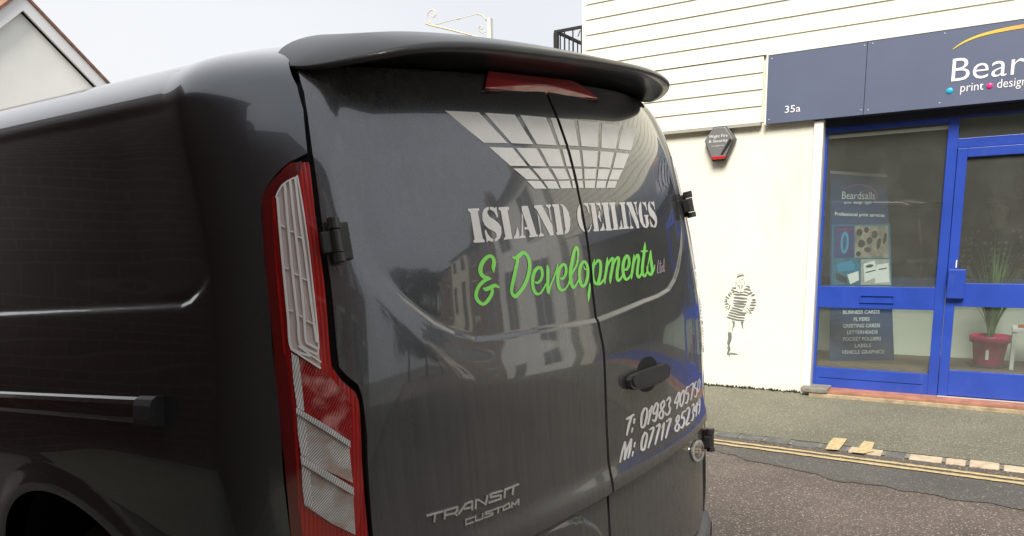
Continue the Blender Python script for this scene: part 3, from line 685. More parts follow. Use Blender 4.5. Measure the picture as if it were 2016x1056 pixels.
def strokes(txt, fn, w=None, straight=False):
    out = []
    for l in txt.strip().split('\n'):
        pts = [tuple(map(float, p.split(','))) for p in l.split()]
        q = sticks(pts, w) if straight else stroke(pts, w)
        for p in q: out.append(fn([tuple(a) for a in p]))
    return out
def by_door(name, pp, m, **k):     # each door carries its own half of the lettering
    flat = [np.asarray(p, float) for p in pp]; al = pix2sz(np.vstack(flat)); i = 0; L_, R2 = [], []
    for p in flat:
        q = al[i:i+len(p)]; i += len(p)
        a = clip(list(q), lambda t: -GAP-.001-t[0]); b = clip(list(q), lambda t: t[0]-GAP-.001)
        if len(a) >= 3: L_.append(np.array(a))
        if len(b) >= 3: R2.append(np.array(b))
    if L_: decal(name, L_, m, doorl, split=False, sz=True, **k)
    if R2: decal(name, R2, m, doorr, split=False, sz=True, **k)
by_door('ceiling_grid_emblem', grid_p, M['vinyl'], grid=.035)
by_door('lettering', polys(isl, ZA)+polys(cei, ZB), M['vinyl'], grid=.03)
gC = """455,490,20 450,420,55 460,340,60 440,270,50 390,250,50 330,290,60 275,370,65 255,450,65 270,520,60 310,560,55 370,580,55 410,590,25
390,590,40 310,620,55 240,690,55 200,770,55 190,850,55 220,920,55 290,965,50 350,930,55 400,860,55 430,790,50 430,740,45
295,730,20 340,745,60 400,720,60 470,690,55 530,715,30
740,270,25 790,280,60 850,230,65 895,200,55 950,240,45 985,320,48 990,430,52 965,560,55 910,690,55 840,790,55 775,850,60 725,800,45 725,720,50 750,600,52 775,480,50 800,370,50 812,300,45
1080,640,30 1110,650,35 1160,600,40 1180,520,42 1165,440,45 1120,425,50 1070,470,55 1040,560,55 1035,660,50 1050,750,50 1090,810,45 1140,810,30 1190,750,30 1240,660,25
1250,385,15 1262,450,45 1262,560,48 1260,680,45 1265,770,45 1280,815,20
1275,800,25 1300,700,28 1340,600,25 1385,480,28 1410,370,15
1450,580,25 1480,590,40 1520,540,42 1535,460,42 1520,390,42 1485,380,45 1440,430,50 1415,520,52 1410,620,48 1430,720,48 1475,760,40 1530,730,28 1580,650,25"""
gD = """60,690,30 110,540,30 165,440,28 190,320,25 185,210,35 160,190,40 130,270,45 105,400,50 85,520,50 90,640,48 120,740,40 160,710,28 195,640,22
300,392,35 262,388,42 225,450,45 210,560,45 225,680,42 260,725,40 300,680,42 325,580,42 325,470,40 300,398,35
268,450,10 290,490,20 318,485,22
352,690,18 350,760,35 340,850,38 335,940,12
420,352,12 405,430,42 390,520,38
430,420,25 465,370,40 500,390,42 505,480,40 490,600,42 460,690,42 415,660,35 398,580,35 395,480,40
440,690,30 500,690,35 545,630,22
598,325,12 595,400,38 580,520,38 560,640,35 565,690,12
575,520,20 620,400,28 665,335,35 680,380,42 660,500,42 640,620,38 640,685,12
665,480,22 710,360,30 750,325,38 755,400,42 735,520,42 735,620,42 760,645,35 800,590,25 825,510,20
835,490,22 870,490,35 900,420,38 895,330,38 865,305,42 830,370,45 815,470,45 825,570,42 860,630,38 905,600,28 940,540,20
968,285,12 965,360,35 950,480,38 935,580,32 935,625,10
950,470,20 985,350,28 1020,290,35 1035,350,38 1020,460,38 1015,560,38 1040,600,35 1075,540,25
1122,112,8 1118,190,35 1105,300,38 1090,420,40 1085,530,40 1115,585,32 1150,530,22 1165,440,12
1070,240,20 1115,240,35 1155,235,20
1160,440,12 1185,330,20 1200,230,18 1205,330,32 1215,430,40 1225,510,40 1200,565,38 1160,520,25 1150,450,12
1215,560,25 1245,500,22 1258,430,12"""
by_door('script_lettering', strokes(gC, ZC)+strokes(gD, ZD), M['green'], grid=.03)
gL = """1310,360,12 1300,450,14 1298,535,16 1330,535,12
1340,370,10 1333,450,14 1335,530,14 1360,510,8
1322,410,10 1352,405,10
1388,345,12 1385,430,14 1385,520,14 1400,495,8
1385,430,10 1362,450,14 1358,515,14 1385,500,10"""
by_door('small_lettering', strokes(gL, ZD), M['vinyl_pink'], grid=.03)
ph = """195,500,24 230,480,28 275,450,24
248,480,24 220,570,28 195,685,20
285,497,22 276,548,20
262,605,20 252,652,16
400,378,26 372,440,28 362,520,28 366,590,26 395,585,26 415,520,28 430,440,28 425,380,22 400,378,22
452,420,14 488,345,18 465,440,26 440,560,20
555,320,18 535,320,24 508,380,24 502,435,22 530,430,22 552,375,24 556,325,22 545,440,26 522,520,24 492,510,18
622,285,20 592,325,24 592,380,24 618,420,24 604,485,24 577,488,22 572,445,22 600,392,22 628,340,22 628,290,18
655,290,16 685,248,22 698,285,22 680,340,20 694,375,22 684,430,24 655,452,22 640,425,16
792,192,16 748,315,20 802,285,18
805,192,18 790,290,22 770,380,16
850,165,18 818,230,20 812,330,20 828,350,20 850,285,20 857,190,18 850,165,16
920,120,14 888,140,20 880,205,20 905,205,20 903,262,20 885,318,20 868,308,14
930,112,14 965,88,18 952,180,20 934,282,14
1000,66,12 985,88,15 979,140,15 1000,150,15 1004,200,15 990,242,15 976,232,12
1035,38,12 1018,80,12 1013,155,12 1022,186,12 1036,130,12 1041,62,12 1035,38,10
175,765,20 145,870,24 117,998,16
175,765,24 180,860,26 168,972,20 210,830,24 245,732,20
248,732,24 235,840,28 210,948,18
290,770,20 280,822,18
268,877,18 258,928,16
405,655,26 377,720,26 364,800,26 370,855,26 396,845,26 418,760,26 428,680,24 405,655,22
460,622,18 505,600,24 478,710,26 442,833,18
537,587,18 578,562,24 550,680,26 522,793,18
600,602,10 628,542,16 612,640,24 596,743,18
652,530,18 703,496,24 675,600,26 646,718,18
790,455,20 766,500,22 775,545,22 800,575,22 786,630,22 762,636,22 752,600,22 776,550,22 798,500,22 800,460,18
880,402,14 840,425,20 830,488,22 852,482,22 860,532,22 836,597,22 812,593,16
885,390,14 908,367,20 918,402,22 903,480,22 880,568,20 920,545,16
945,350,12 966,327,18 970,372,18 956,420,16 965,452,18 953,510,18 936,518,12
1003,312,12 979,410,14 1006,393,12
1009,312,12 1001,400,16 993,472,10
1034,263,12 1019,300,12 1019,338,12 1034,328,12 1041,272,12 1035,380,14 1023,443,10"""
by_door('telephone_numbers', strokes(ph, ZE), M['vinyl'], grid=.03)
stk = stroke([(1309, 300), (1301, 312), (1297, 345), (1304, 375), (1315, 384)], 1.2)+stroke([(1306, 318), (1305, 335), (1306, 352), (1310, 364)], 4)+stroke([(1311, 310), (1310, 330), (1311, 350), (1314, 366)], 3)+stroke([(1316, 324), (1315, 342), (1317, 360)], 2.5)
by_door('round_sticker', stk, mat('faded_sticker', (.20, .22, .26), .4, coat=.5), grid=.03)
b1 = """100,755 400,670
255,720 235,865
440,810 452,652 690,583 688,652 640,705 470,742
640,708 682,742
725,712 800,600 860,520 985,468 985,632
830,622 985,585
1052,608 1060,442 1110,442 1250,528 1285,362
1325,495 1545,420 1550,350 1350,390 1345,340 1400,312 1572,265
1622,388 1637,232
1672,228 1895,135
1800,182 1782,330"""
decal('model_badge', strokes(b1, ZF, 36, True), M['chrome'], doorl, off=.001, thick=.0028, grid=0)
b2 = """1010,880 860,935 860,838 1020,783
1055,760 1055,862 1188,815 1197,712
1235,797 1390,735 1390,700 1247,725 1250,692 1395,645
1425,632 1577,577
1508,605 1495,698
1602,650 1605,572 1718,507 1733,590 1602,650
1770,587 1777,492 1832,540 1908,432 1902,540"""
decal('trim_badge', strokes(b2, ZF, 25, True), M['chrome'], doorl, off=.001, thick=.0024, grid=0)
M['navy'] = mat('badge_blue', (.012, .022, .07), .2, coat=1)
o_ = ell(1371, 887, 11.5, 21.5, 36, .12)
bd = decal('maker_badge', [o_], M['chrome'], doorr, off=.002, thick=.006, grid=.01)
decal('badge_field', [[(1372+(x-1371)*.72, 887+(y-887)*.78) for x, y in o_]], M['navy'], bd, off=.0085, grid=.01)
decal('badge_script', [[(1200+q[0]/5.865, 740+q[1]/5.865) for q in p] for p in stroke([(1000, 930), (1012, 880), (1035, 815), (1050, 800)], 8)+stroke([(1010, 850), (1040, 850), (1060, 835)], 7)+stroke([(1020, 900), (1035, 870), (1045, 895), (1055, 860)], 6)], M['chrome'], bd, off=.0095, grid=0)

# ------------------------------------------------------------------ ground
def brick_mat(name, c1, c2, mortar, sc=1.0, bump=.6, off=None):
    m = bpy.data.materials.new(name); m.use_nodes = True; t = m.node_tree; p = t.nodes['Principled BSDF']; p.inputs['Roughness'].default_value = .85
    tc = nd(t, 'ShaderNodeTexCoord'); sx = nd(t, 'ShaderNodeSeparateXYZ'); t.links.new(tc.outputs['Object'], sx.inputs[0])
    ad = nd(t, 'ShaderNodeMath', operation='ADD'); t.links.new(sx.outputs[0], ad.inputs[0]); t.links.new(sx.outputs[1], ad.inputs[1])
    cx = nd(t, 'ShaderNodeCombineXYZ'); t.links.new(ad.outputs[0], cx.inputs[0]); t.links.new(sx.outputs[2], cx.inputs[1])
    b = nd(t, 'ShaderNodeTexBrick'); b.inputs['Scale'].default_value = sc; b.inputs['Brick Width'].default_value = .225; b.inputs['Row Height'].default_value = .075; b.inputs['Mortar Size'].default_value = .006
    b.inputs['Color1'].default_value = (*c1, 1); b.inputs['Color2'].default_value = (*c2, 1); b.inputs['Mortar'].default_value = (*mortar, 1); t.links.new(cx.outputs[0], b.inputs['Vector'])
    t.links.new(b.outputs['Color'], p.inputs['Base Color']); bp = nd(t, 'ShaderNodeBump', i_Strength=bump, i_Distance=.01); bp.invert = True; t.links.new(b.outputs['Fac'], bp.inputs['Height']); t.links.new(bp.outputs[0], p.inputs['Normal'])
    return m
def tarmac(name, c, c2, grain=.5, gs=180, spark=.28, sparkc=(.34, .31, .28)):
    m = bpy.data.materials.new(name); m.use_nodes = True; t = m.node_tree; p = t.nodes['Principled BSDF']; p.inputs['Roughness'].default_value = .72
    tc = nd(t, 'ShaderNodeTexCoord'); n = nd(t, 'ShaderNodeTexNoise', i_Scale=1.3, i_Detail=8., i_Roughness=.65); t.links.new(tc.outputs['Object'], n.inputs['Vector'])
    r = nd(t, 'ShaderNodeValToRGB'); r.color_ramp.elements[0].position = .35; r.color_ramp.elements[1].position = .68; r.color_ramp.elements[0].color = (*c, 1); r.color_ramp.elements[1].color = (*c2, 1); t.links.new(n.outputs['Fac'], r.inputs[0])
    v = nd(t, 'ShaderNodeTexVoronoi', i_Scale=float(gs)); t.links.new(tc.outputs['Object'], v.inputs['Vector'])
    sx = nd(t, 'ShaderNodeSeparateColor'); t.links.new(v.outputs['Color'], sx.inputs[0])
    g = nd(t, 'ShaderNodeMapRange'); g.inputs[3].default_value = 1-grain; g.inputs[4].default_value = 1+grain; t.links.new(sx.outputs[0], g.inputs[0])
    ml = nd(t, 'ShaderNodeMixRGB', blend_type='MULTIPLY'); ml.inputs[0].default_value = 1; t.links.new(r.outputs[0], ml.inputs[1]); t.links.new(g.outputs[0], ml.inputs[2])
    sp = nd(t, 'ShaderNodeMath', operation='GREATER_THAN'); sp.inputs[1].default_value = 1-spark*.35; t.links.new(sx.outputs[1], sp.inputs[0])
    mm = nd(t, 'ShaderNodeMixRGB'); t.links.new(sp.outputs[0], mm.inputs[0]); t.links.new(ml.outputs[0], mm.inputs[1]); mm.inputs[2].default_value = (*sparkc, 1); t.links.new(mm.outputs[0], p.inputs['Base Color'])
    b = nd(t, 'ShaderNodeBump', i_Strength=.7, i_Distance=.006); t.links.new(v.outputs['Distance'], b.inputs['Height']); t.links.new(b.outputs[0], p.inputs['Normal'])
    return m
M['road'] = tarmac('worn_brown_tarmac', (.100, .079, .068), (.158, .126, .106), .38, 165, .16, (.40, .36, .31))
M['patch'] = tarmac('dark_tarmac', (.083, .078, .070), (.118, .110, .098), .25, 150, .06)
M['gutter'] = tarmac('gutter_tarmac', (.085, .070, .058), (.12, .10, .08), .35, 120, .1)
M['pave'] = tarmac('pavement_tarmac', (.135, .132, .095), (.185, .178, .130), .28, 140, .12, (.36, .34, .27))
M['land'] = mat('land_ground', (.10, .10, .08), .9, var=.3, scale=.3)
PX = [(-60, .02), (.62, .02), (.64, -.075), (1.05, -.07), (2.85, .068), (3.4, .10), (4.4, .088), (5.52, .03)]
def zroad(x): return np.interp(x, [p[0] for p in PX], [p[1] for p in PX])
def strip(name, xs, ys, zf, m, kind='structure', dz=0):
    V = [(x, y, float(zf(x))+dz) for y in ys for x in xs]; w = len(xs)
    me = bpy.data.meshes.new(name); me.from_pydata(V, [], [(j*w+i, j*w+i+1, (j+1)*w+i+1, (j+1)*w+i) for j in range(len(ys)-1) for i in range(w-1)]); me.update()
    o = link(name, me, m, None, True); o['kind'] = kind; return o
mb = MB(); mb.add([(-900, -900, -.16), (900, -900, -.16), (900, 900, -.16), (-900, 900, -.16)], [(0, 1, 2, 3)]); tag(mb.build('ground', M['land']), kind='structure')
YS = [-60, -20, -6, -3, 0, 3, 6, 20, 60]
strip('road', [.64, 1.05, 1.6, 2.2, 2.85, 3.4, 3.9, 4.4, 5.0, 5.57], YS, zroad, M['road'])
strip('near_pavement', [-1.7, 0, .50], YS, lambda x: .02, M['pave'])
strip('pavement', [5.655, 6.2, 6.8, 7.34], YS, lambda x: np.interp(x, [5.65, 7.3], [.047, .088]), M['pave'])
def ground_poly(name, px, zf, m, dz, label=None, parent=None, grid=.25, thick=0):
    pts = []
    for x, y in px:
        z = .05
        for _ in range(6): P = atZ(x, y, z); z = float(zf(P[0]))+dz
        pts.append((P[0], P[1]))
    v, f = union_mesh([np.array(pts)], grid); me = bpy.data.meshes.new(name)
    me.from_pydata([(a, b, float(zf(a))+dz) for a, b in v], [], [tuple(t) for t in f]); me.update()
    if me.polygons[0].normal.z < 0: me.flip_normals()
    o = link(name, me, m, parent); o['kind'] = 'structure'; return o
# darker strip of newer tarmac along the gutter, with a broken inner edge
top_e = [(x, 872+(x-1400)*.1305) for x in range(1330, 2300, 40)]
low_e = [(2300, 1062), (2120, 1022), (2016, 1004), (1985, 999), (1950, 990), (1905, 987), (1870, 983), (1845, 975), (1800, 968), (1770, 966), (1745, 957), (1700, 953), (1678, 949), (1660, 950), (1630, 943), (1610, 934), (1572, 926), (1540, 919), (1500, 911), (1468, 906), (1448, 896), (1425, 893), (1400, 884), (1330, 872)]
strip('kerb_bed', [5.53, 5.656], [-60, 60], lambda x: .043, tarmac('kerb_joint_mortar', (.16, .145, .115), (.24, .22, .18), .3, 90, .05))
ground_poly('tarmac_patch', top_e+low_e, zroad, M['patch'], .004)
ground_poly('gutter', [(1300, 838), (2300, 958), (2300, 990), (1300, 860)], zroad, M['gutter'], .006)
M['yellow'] = mat('worn_yellow_paint', (.36, .28, .15), .75, var=.3, scale=38, var2=(.62, .49, .26))
def wobble_line(name, y0, y1, th0, th1, seed):
    r = random.Random(seed); a, b = [], []
    for i in range(61):
        x = 1340+i*15; t = (x-1405)/611; c = y0+(y1-y0)*t; w = th0+(th1-th0)*t
        a.append((x, c-w*.5+r.uniform(-.5, .5))); b.append((x, c+w*.5+r.uniform(-.5, .5)))
    return ground_poly(name, a+b[::-1], zroad, M['yellow'], .010)
wobble_line('yellow_line', 865.5, 944.5, 2.8, 4.0, 1); wobble_line('yellow_line', 871.5, 952.3, 3.2, 4.6, 2)
crack = mat('crack', (.02, .018, .016), .9)
# ------------------------------------------------------------------ kerb stones
st_px = [1290, 1345, 1405, 1453.5, 1502, 1554, 1613, 1668, 1739, 1787, 1859, 1906, 1973, 2032, 2090, 2160]
kg = [mat('grey_kerb_stone', (.12, .12, .11), .8, var=.25, scale=14, bump=.5, bscale=60), mat('cream_kerb_stone', (.50, .40, .29), .8, var=.22, scale=14, bump=.5, bscale=60)]
kinds = 'gggggggcgccccccc'; kk = 'gggggg' 
words = ['first', 'second', 'third', 'fourth', 'fifth']
klabels = {2: 'dark grey kerb stone nearest to the van, at the far end of the visible row', 3: 'dark grey kerb stone, second one out from the van', 4: 'dark grey kerb stone, third one out from the van', 5: 'long grey kerb stone just left of the first yellow mark', 6: 'grey kerb stone carrying the left yellow paint mark', 7: 'pale kerb stone under the right yellow paint mark', 8: 'short dark grey kerb stone between two pale ones', 9: 'long pale kerb stone with a dark chip near its end', 10: 'short pale kerb stone left of the last long one', 11: 'long pale kerb stone before the one cut by the right picture edge', 12: 'pale kerb stone cut off by the right edge of the picture'}
for i in range(len(st_px)-1):
    if i not in klabels: continue
    col = 1 if i in (7, 9, 10, 11, 12) else 0
    y0 = atZ(st_px[i], 857+(st_px[i]-1405)*.118, .045)[1]-.006; y1 = atZ(st_px[i+1], 857+(st_px[i+1]-1405)*.118, .045)[1]+.014
    r = random.Random(i); mb = MB(); n = 7; tp = []
    for k in range(n+1): tp.append((5.655+r.uniform(-.006, .004), y0+(y1-y0)*k/n))
    for k in range(n+1): tp.append((5.515+r.uniform(-.007, .007), y1+(y0-y1)*k/n))
    mb.prism([(a, b, -.06) for a, b in tp], (0, 0, .107+r.uniform(-.003, .004)))
    tag(mb.build('kerb_stone', kg[col], bevel=.009), klabels[i], 'kerb stone', 'kerb stones along the far pavement')
pz = lambda x: np.interp(x, [5.52, 5.65, 7.3], [.050, .052, .094])
ground_poly('yellow_kerb_mark', [(1625, 884.5), (1631, 873), (1641, 862), (1668, 864), (1660, 875), (1651, 886)], pz, M['yellow'], .004, grid=.04)
ground_poly('yellow_kerb_mark', [(1672, 890), (1690, 884), (1694, 876), (1701, 868.5), (1722, 871), (1717, 883), (1721, 888), (1700, 893)], pz, M['yellow'], .004, grid=.04)
# ------------------------------------------------------------------ shop building
XF = 7.3
CREAM = (.80, .77, .66)
M['render'] = mat('cream_render', CREAM, .8, var=.035, scale=2.2, bump=.25, bscale=35)
M['clad'] = mat('cream_weatherboard', (.82, .80, .67), .55, var=.03, scale=3, stretch=(1, .3, 6))
def stain(m, stretch, col, lo, hi, amt):
    t = m.node_tree; p = t.nodes['Principled BSDF']; l = p.inputs['Base Color'].links[0].from_socket
    tc = nd(t, 'ShaderNodeTexCoord'); mp = nd(t, 'ShaderNodeMapping'); mp.inputs['Scale'].default_value = stretch; t.links.new(tc.outputs['Object'], mp.inputs[0])
    n = nd(t, 'ShaderNodeTexNoise', i_Scale=1., i_Detail=9., i_Roughness=.7); t.links.new(mp.outputs[0], n.inputs['Vector'])
    r = nd(t, 'ShaderNodeMapRange'); r.inputs[1].default_value = lo; r.inputs[2].default_value = hi; r.inputs[3].default_value = 0; r.inputs[4].default_value = amt; t.links.new(n.outputs['Fac'], r.inputs[0])
    mx = nd(t, 'ShaderNodeMixRGB'); t.links.new(r.outputs[0], mx.inputs[0]); t.links.new(l, mx.inputs[1]); mx.inputs[2].default_value = (*col, 1); t.links.new(mx.outputs[0], p.inputs['Base Color'])
stain(M['render'], (1, 2.2, .9), (.60, .55, .43), .52, .78, .4); stain(M['render'], (1, 9, 9), (.45, .40, .30), .66, .72, .35)
stain(M['clad'], (1, 5, 1.2), (.55, .46, .30), .60, .82, .5)
M['trim'] = mat('cream_trim', (.80, .79, .72), .6, var=.05, scale=5)
M['blue'] = mat('blue_gloss_paint', (.022, .062, .37), .32, var=.14, scale=3, bump=.05, bscale=30, coat=.3)
stain(M['blue'], (3, 6, 2), (.10, .13, .28), .58, .8, .5)
M['signnavy'] = mat('fascia_navy', (.105, .125, .195), .42, var=.05, scale=2)
M['white'] = mat('white_lettering', (.82, .82, .82), .5)
M['dark'] = mat('dark_lintel', (.018, .022, .045), .6)
M['soff'] = mat('grey_reveal', (.42, .43, .46), .6, var=.05, scale=4)
M['tile'] = mat('red_tile_step', (.36, .16, .10), .7, var=.3, scale=9, bump=.2)
M['mortar'] = mat('step_mortar', (.36, .28, .18), .9, var=.3, scale=12, bump=.6, bscale=40)
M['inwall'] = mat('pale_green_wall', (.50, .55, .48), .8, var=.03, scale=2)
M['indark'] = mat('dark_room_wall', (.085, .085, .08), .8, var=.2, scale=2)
M['carpet'] = mat('brown_carpet', (.16, .11, .08), .95, var=.25, scale=30)
M['navy2'] = mat('navy_print', (.020, .058, .17), .5)
M['frame_black'] = mat('black_iron', (.02, .018, .018), .6)
M['wood'] = mat('brown_wood', (.20, .10, .05), .6, var=.3, scale=8)
def glass_mat():
    m = bpy.data.materials.new('window_glass'); m.use_nodes = True; t = m.node_tree; t.nodes.remove(t.nodes['Principled BSDF'])
    tr = nd(t, 'ShaderNodeBsdfTransparent'); tr.inputs[0].default_value = (.86, .9, .88, 1); gl = nd(t, 'ShaderNodeBsdfGlossy'); gl.inputs['Roughness'].default_value = .01
    fr = nd(t, 'ShaderNodeFresnel', i_IOR=1.65); mx = nd(t, 'ShaderNodeMixShader'); ge = nd(t, 'ShaderNodeNewGeometry'); iv = nd(t, 'ShaderNodeMath', operation='SUBTRACT'); iv.inputs[0].default_value = 1; t.links.new(ge.outputs['Backfacing'], iv.inputs[1]); fm = nd(t, 'ShaderNodeMath', operation='MULTIPLY'); t.links.new(fr.outputs[0], fm.inputs[0]); t.links.new(iv.outputs[0], fm.inputs[1]); t.links.new(fm.outputs[0], mx.inputs[0]); t.links.new(tr.outputs[0], mx.inputs[1]); t.links.new(gl.outputs[0], mx.inputs[2])
    # film of dirt, thickened to paint in the bright street's reflected haze
    tc = nd(t, 'ShaderNodeTexCoord'); n = nd(t, 'ShaderNodeTexNoise', i_Scale=6., i_Detail=8.); t.links.new(tc.outputs['Object'], n.inputs['Vector'])
    mr = nd(t, 'ShaderNodeMapRange'); mr.inputs[1].default_value = .45; mr.inputs[2].default_value = .8; mr.inputs[4].default_value = .085; mr.inputs[3].default_value = .06; t.links.new(n.outputs['Fac'], mr.inputs[0])
    df = nd(t, 'ShaderNodeBsdfDiffuse'); df.inputs[0].default_value = (.5, .5, .45, 1); m2 = nd(t, 'ShaderNodeMixShader'); t.links.new(mr.outputs[0], m2.inputs[0]); t.links.new(mx.outputs[0], m2.inputs[1]); t.links.new(df.outputs[0], m2.inputs[2])
    t.links.new(m2.outputs[0], t.nodes['Material Output'].inputs[0]); return m
M['glass'] = glass_mat()
shop = empty('shop_building', 'cream two-storey shop with weatherboarded upper floor and bright blue shopfront', 'shop', (XF, 0, 0))
def B(name, a, b, m, parent=shop, bevel=0, **k):
    o = MB().box(a, b).build(name, m, parent, bevel=bevel); o.matrix_parent_inverse = Matrix.Translation((-XF, 0, 0)) if parent is shop else o.matrix_parent_inverse; return o
YL, YR = 3.69, -5.2
def inshop(o): o.parent = shop; o.matrix_parent_inverse = Matrix.Translation((-XF, 0, 0)); return o
wall = inshop(MB().box((XF, 1.45, -.1), (XF+.3, YL-.01, 2.535)).build('rendered_wall', M['render'])); inshop(MB().box((XF, YR, -.1), (XF+.3, -4.62, 2.535)).build('rendered_wall', M['render']))
# weatherboards: one lapped sheet, 0.143 m to the board
pitch = .1428; z0 = 2.537
prof = []; z = z0
while z < 6.6: prof += [(XF-.040, z), (XF-.029, z+pitch-.001), (XF-.030, z+pitch)]; z += pitch
V = []; ztop = z
ycol = [YL-.05, 1.905]; 
def lapped(y0, y1, zmin, zmax, name):
    pr = [p for p in prof if zmin-.001 <= p[1] <= zmax+.001]; V = [(x, y, zz_) for y in (y0, y1) for x, zz_ in pr]; n = len(pr)
    V += [(XF, y0, pr[0][1]), (XF, y1, pr[0][1])]
    F = [(i, i+1, n+i+1, n+i) for i in range(n-1)]+[(0, n, 2*n+1, 2*n)]
    me = bpy.data.meshes.new(name); me.from_pydata(V, [], F); me.update(); bm = bmesh.new(); bm.from_mesh(me); bmesh.ops.recalc_face_normals(bm, faces=bm.faces); bm.to_mesh(me); bm.free()
    if me.polygons[0].normal.x > 0: me.flip_normals()
    return inshop(link(name, me, M['clad']))
lapped(YL-.03, 1.905, z0, z0+4*pitch+.001, 'weatherboarding'); lapped(YL-.03, YR, z0+4*pitch-.002, 7, 'weatherboarding')
B('upper_wall', (XF-.005, YR, 2.54), (XF+.3, YL-.01, ztop), M['clad'])
B('corner_board', (XF-.052, YL-.03, 2.53), (XF+.02, YL+.012, ztop), M['trim'])
B('drip_board', (XF-.055, 1.905, 2.508), (XF+.01, YL-.031, 2.532), mat('drip_board_paint', (.36, .35, .30), .7))
B('side_wall', (XF+.31, YL-.2, -.1), (13.5, YL-.012, ztop), M['render'])
B('far_side_wall', (XF+.31, YR, -.1), (13.5, YR+.2, ztop), M['render'])
B('rear_wall', (13.3, YR+.21, -.1), (13.6, YL-.21, ztop), M['render'])
rf = MB().add([(XF-.35, YR-.1, ztop-.02), (XF-.35, YL+.15, ztop-.02), (10.4, YL+.15, ztop+1.9), (10.4, YR-.1, ztop+1.9), (13.8, YL+.15, ztop-.02), (13.8, YR-.1, ztop-.02)], [(0, 1, 2, 3), (3, 2, 4, 5), (1, 4, 2), (0, 3, 5), (0, 5, 4, 1)])
M['slate'] = mat('roof_slate', (.10, .085, .08), .7, var=.3, scale=12, stretch=(1, 1, 4))
inshop(rf.build('roof', M['slate']))
# pilaster and reveal
B('pilaster', (XF-.035, 1.372, .03), (XF+.02, 1.448, 2.50), M['trim'], bevel=.004)
B('reveal', (XF+.021, 1.372, .10), (XF+.13, 1.42, 2.50), M['soff'])
# dark lintel under the sign
B('lintel', (XF+.06, -4.6, 2.45), (XF+.13, 1.371, 2.60), M['dark'])
B('soffit_board', (XF-.06, -4.6, 2.51), (XF+.059, 1.371, 2.53), M['dark'])
# step
B('step', (7.17, -4.6, -.05), (XF+.25, 1.36, .118), M['mortar'], bevel=.01)
B('step_tiles', (7.18, -4.55, .119), (XF+.25, 1.30, .142), M['tile'], bevel=.004)
B('broken_slab', (7.16, 1.20, .119), (7.38, 1.43, .165), mat('grey_slab', (.20, .19, .16), .9, var=.3, scale=15, bump=.6), bevel=.012)
# shopfront, set back in the plane X = 7.42; sizes below are (Y, z) as measured on the wall plane
XG = 7.42; KG = XG/XF
def fy(y): return y*KG
def fz(z): return 1.486+(z-1.486)*KG
def rail(mb, y0, y1, z0, z1, d=.06, xo=0): mb.box((XG-.03-xo, fy(y0), fz(z0)), (XG-.03+d-xo, fy(y1), fz(z1))); return mb
ff = inshop(rail(rail(rail(rail(rail(rail(MB(), 1.385, 1.331, .13, 2.46), 1.331, .421, 2.39, 2.46), .421, .346, .13, 2.46), 1.331, .421, .885, 1.075), 1.331, .421, .13, .342), .346, -.58, 2.186, 2.262).build('shopfront_frame', M['blue'], bevel=.004))
rail(MB(), .346, -.58, 2.42, 2.46).build('head', M['blue'], ff)
rail(rail(MB(), -.58, -.64, .13, 2.46), -.64, -4.6, .13, .342).build('side_frame', M['blue'], ff)
rail(MB(), 1.30, .46, .355-.11, .36-.11, .004, .0).build('moulding', M['blue'], ff)
def pane(name, y0, y1, z0, z1, parent, x=XG): return MB().box((x-.003, fy(y0), fz(z0)), (x+.003, fy(y1), fz(z1))).build(name, M['glass'], parent)
pane('window_pane', 1.333, .419, 1.073, 2.392, ff); pane('window_pane', 1.333, .419, .34, .887, ff); pane('fanlight_pane', .348, -.582, 2.26, 2.422, ff); pane('side_pane', -.638, -4.6, .34, 2.45, ff)
rail(MB(), 1.331, .421, 2.345, 2.372, .02, -.03).build('blind_rail', mat('pale_blind_rail', (.55, .55, .48), .6), ff)
lb = MB()
for a, b, c, d_ in ((.995, .725, .995, 1.002), (.995, .725, .935, .942), (.995, .988, .942, .995), (.732, .725, .942, .995)): rail(lb, a, b, c, d_, .012, .012)
lb.build('letter_box', M['blue'], ff)
door = inshop(rail(rail(rail(rail(rail(MB(), .342, .272, .17, 2.183, .05, .012), .272, -.50, 2.112, 2.183, .05, .012), .272, -.50, .922, 1.112, .05, .012), .272, -.50, .175, .388, .05, .012), -.50, -.575, .17, 2.183, .05, .012).build('shop_door', M['blue'], bevel=.004))
pane('door_pane', .274, -.502, 1.11, 2.114, door, XG-.015); pane('door_pane', .274, -.502, .386, .924, door, XG-.015)
rail(MB(), .335, .208, .99, 1.228, .05, .062).build('lock_box', M['blue'], door, bevel=.008)
rail(MB(), .343, -.575, .150, .168, .03, .035).build('weather_bar', M['soff'], door, bevel=.003)
rail(MB(), .288, .280, 1.24, 1.30, .012, .024).build('key_plate', M['white'], door)
# room behind the glass
room = empty('shop_interior', 'shop interior behind the blue shopfront with pale low wall and dark back room', 'room', (XF, 0, 0))
def I(name, a, b, m): o = MB().box(a, b).build(name, m, room); o.matrix_parent_inverse = Matrix.Translation((-XF, 0, 0)); return o
I('floor', (8.46, -5, .05), (13.2, 3.4, .165), M['carpet']); I('display_floor', (7.46, -5, .10), (8.52, 1.71, .335), M['carpet']); I('ceiling', (7.46, -5, 2.62), (13.2, 3.4, 2.70), M['inwall'])
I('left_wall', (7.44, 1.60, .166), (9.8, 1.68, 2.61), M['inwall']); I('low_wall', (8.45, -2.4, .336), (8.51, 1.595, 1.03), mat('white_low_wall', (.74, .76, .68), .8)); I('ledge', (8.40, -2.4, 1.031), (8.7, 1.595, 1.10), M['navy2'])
I('back_wall', (11.6, -5, .166), (11.7, 3.4, 2.61), M['indark']); I('shelf', (11.3, -4, 1.9), (11.59, 3.0, 1.93), M['frame_black'])
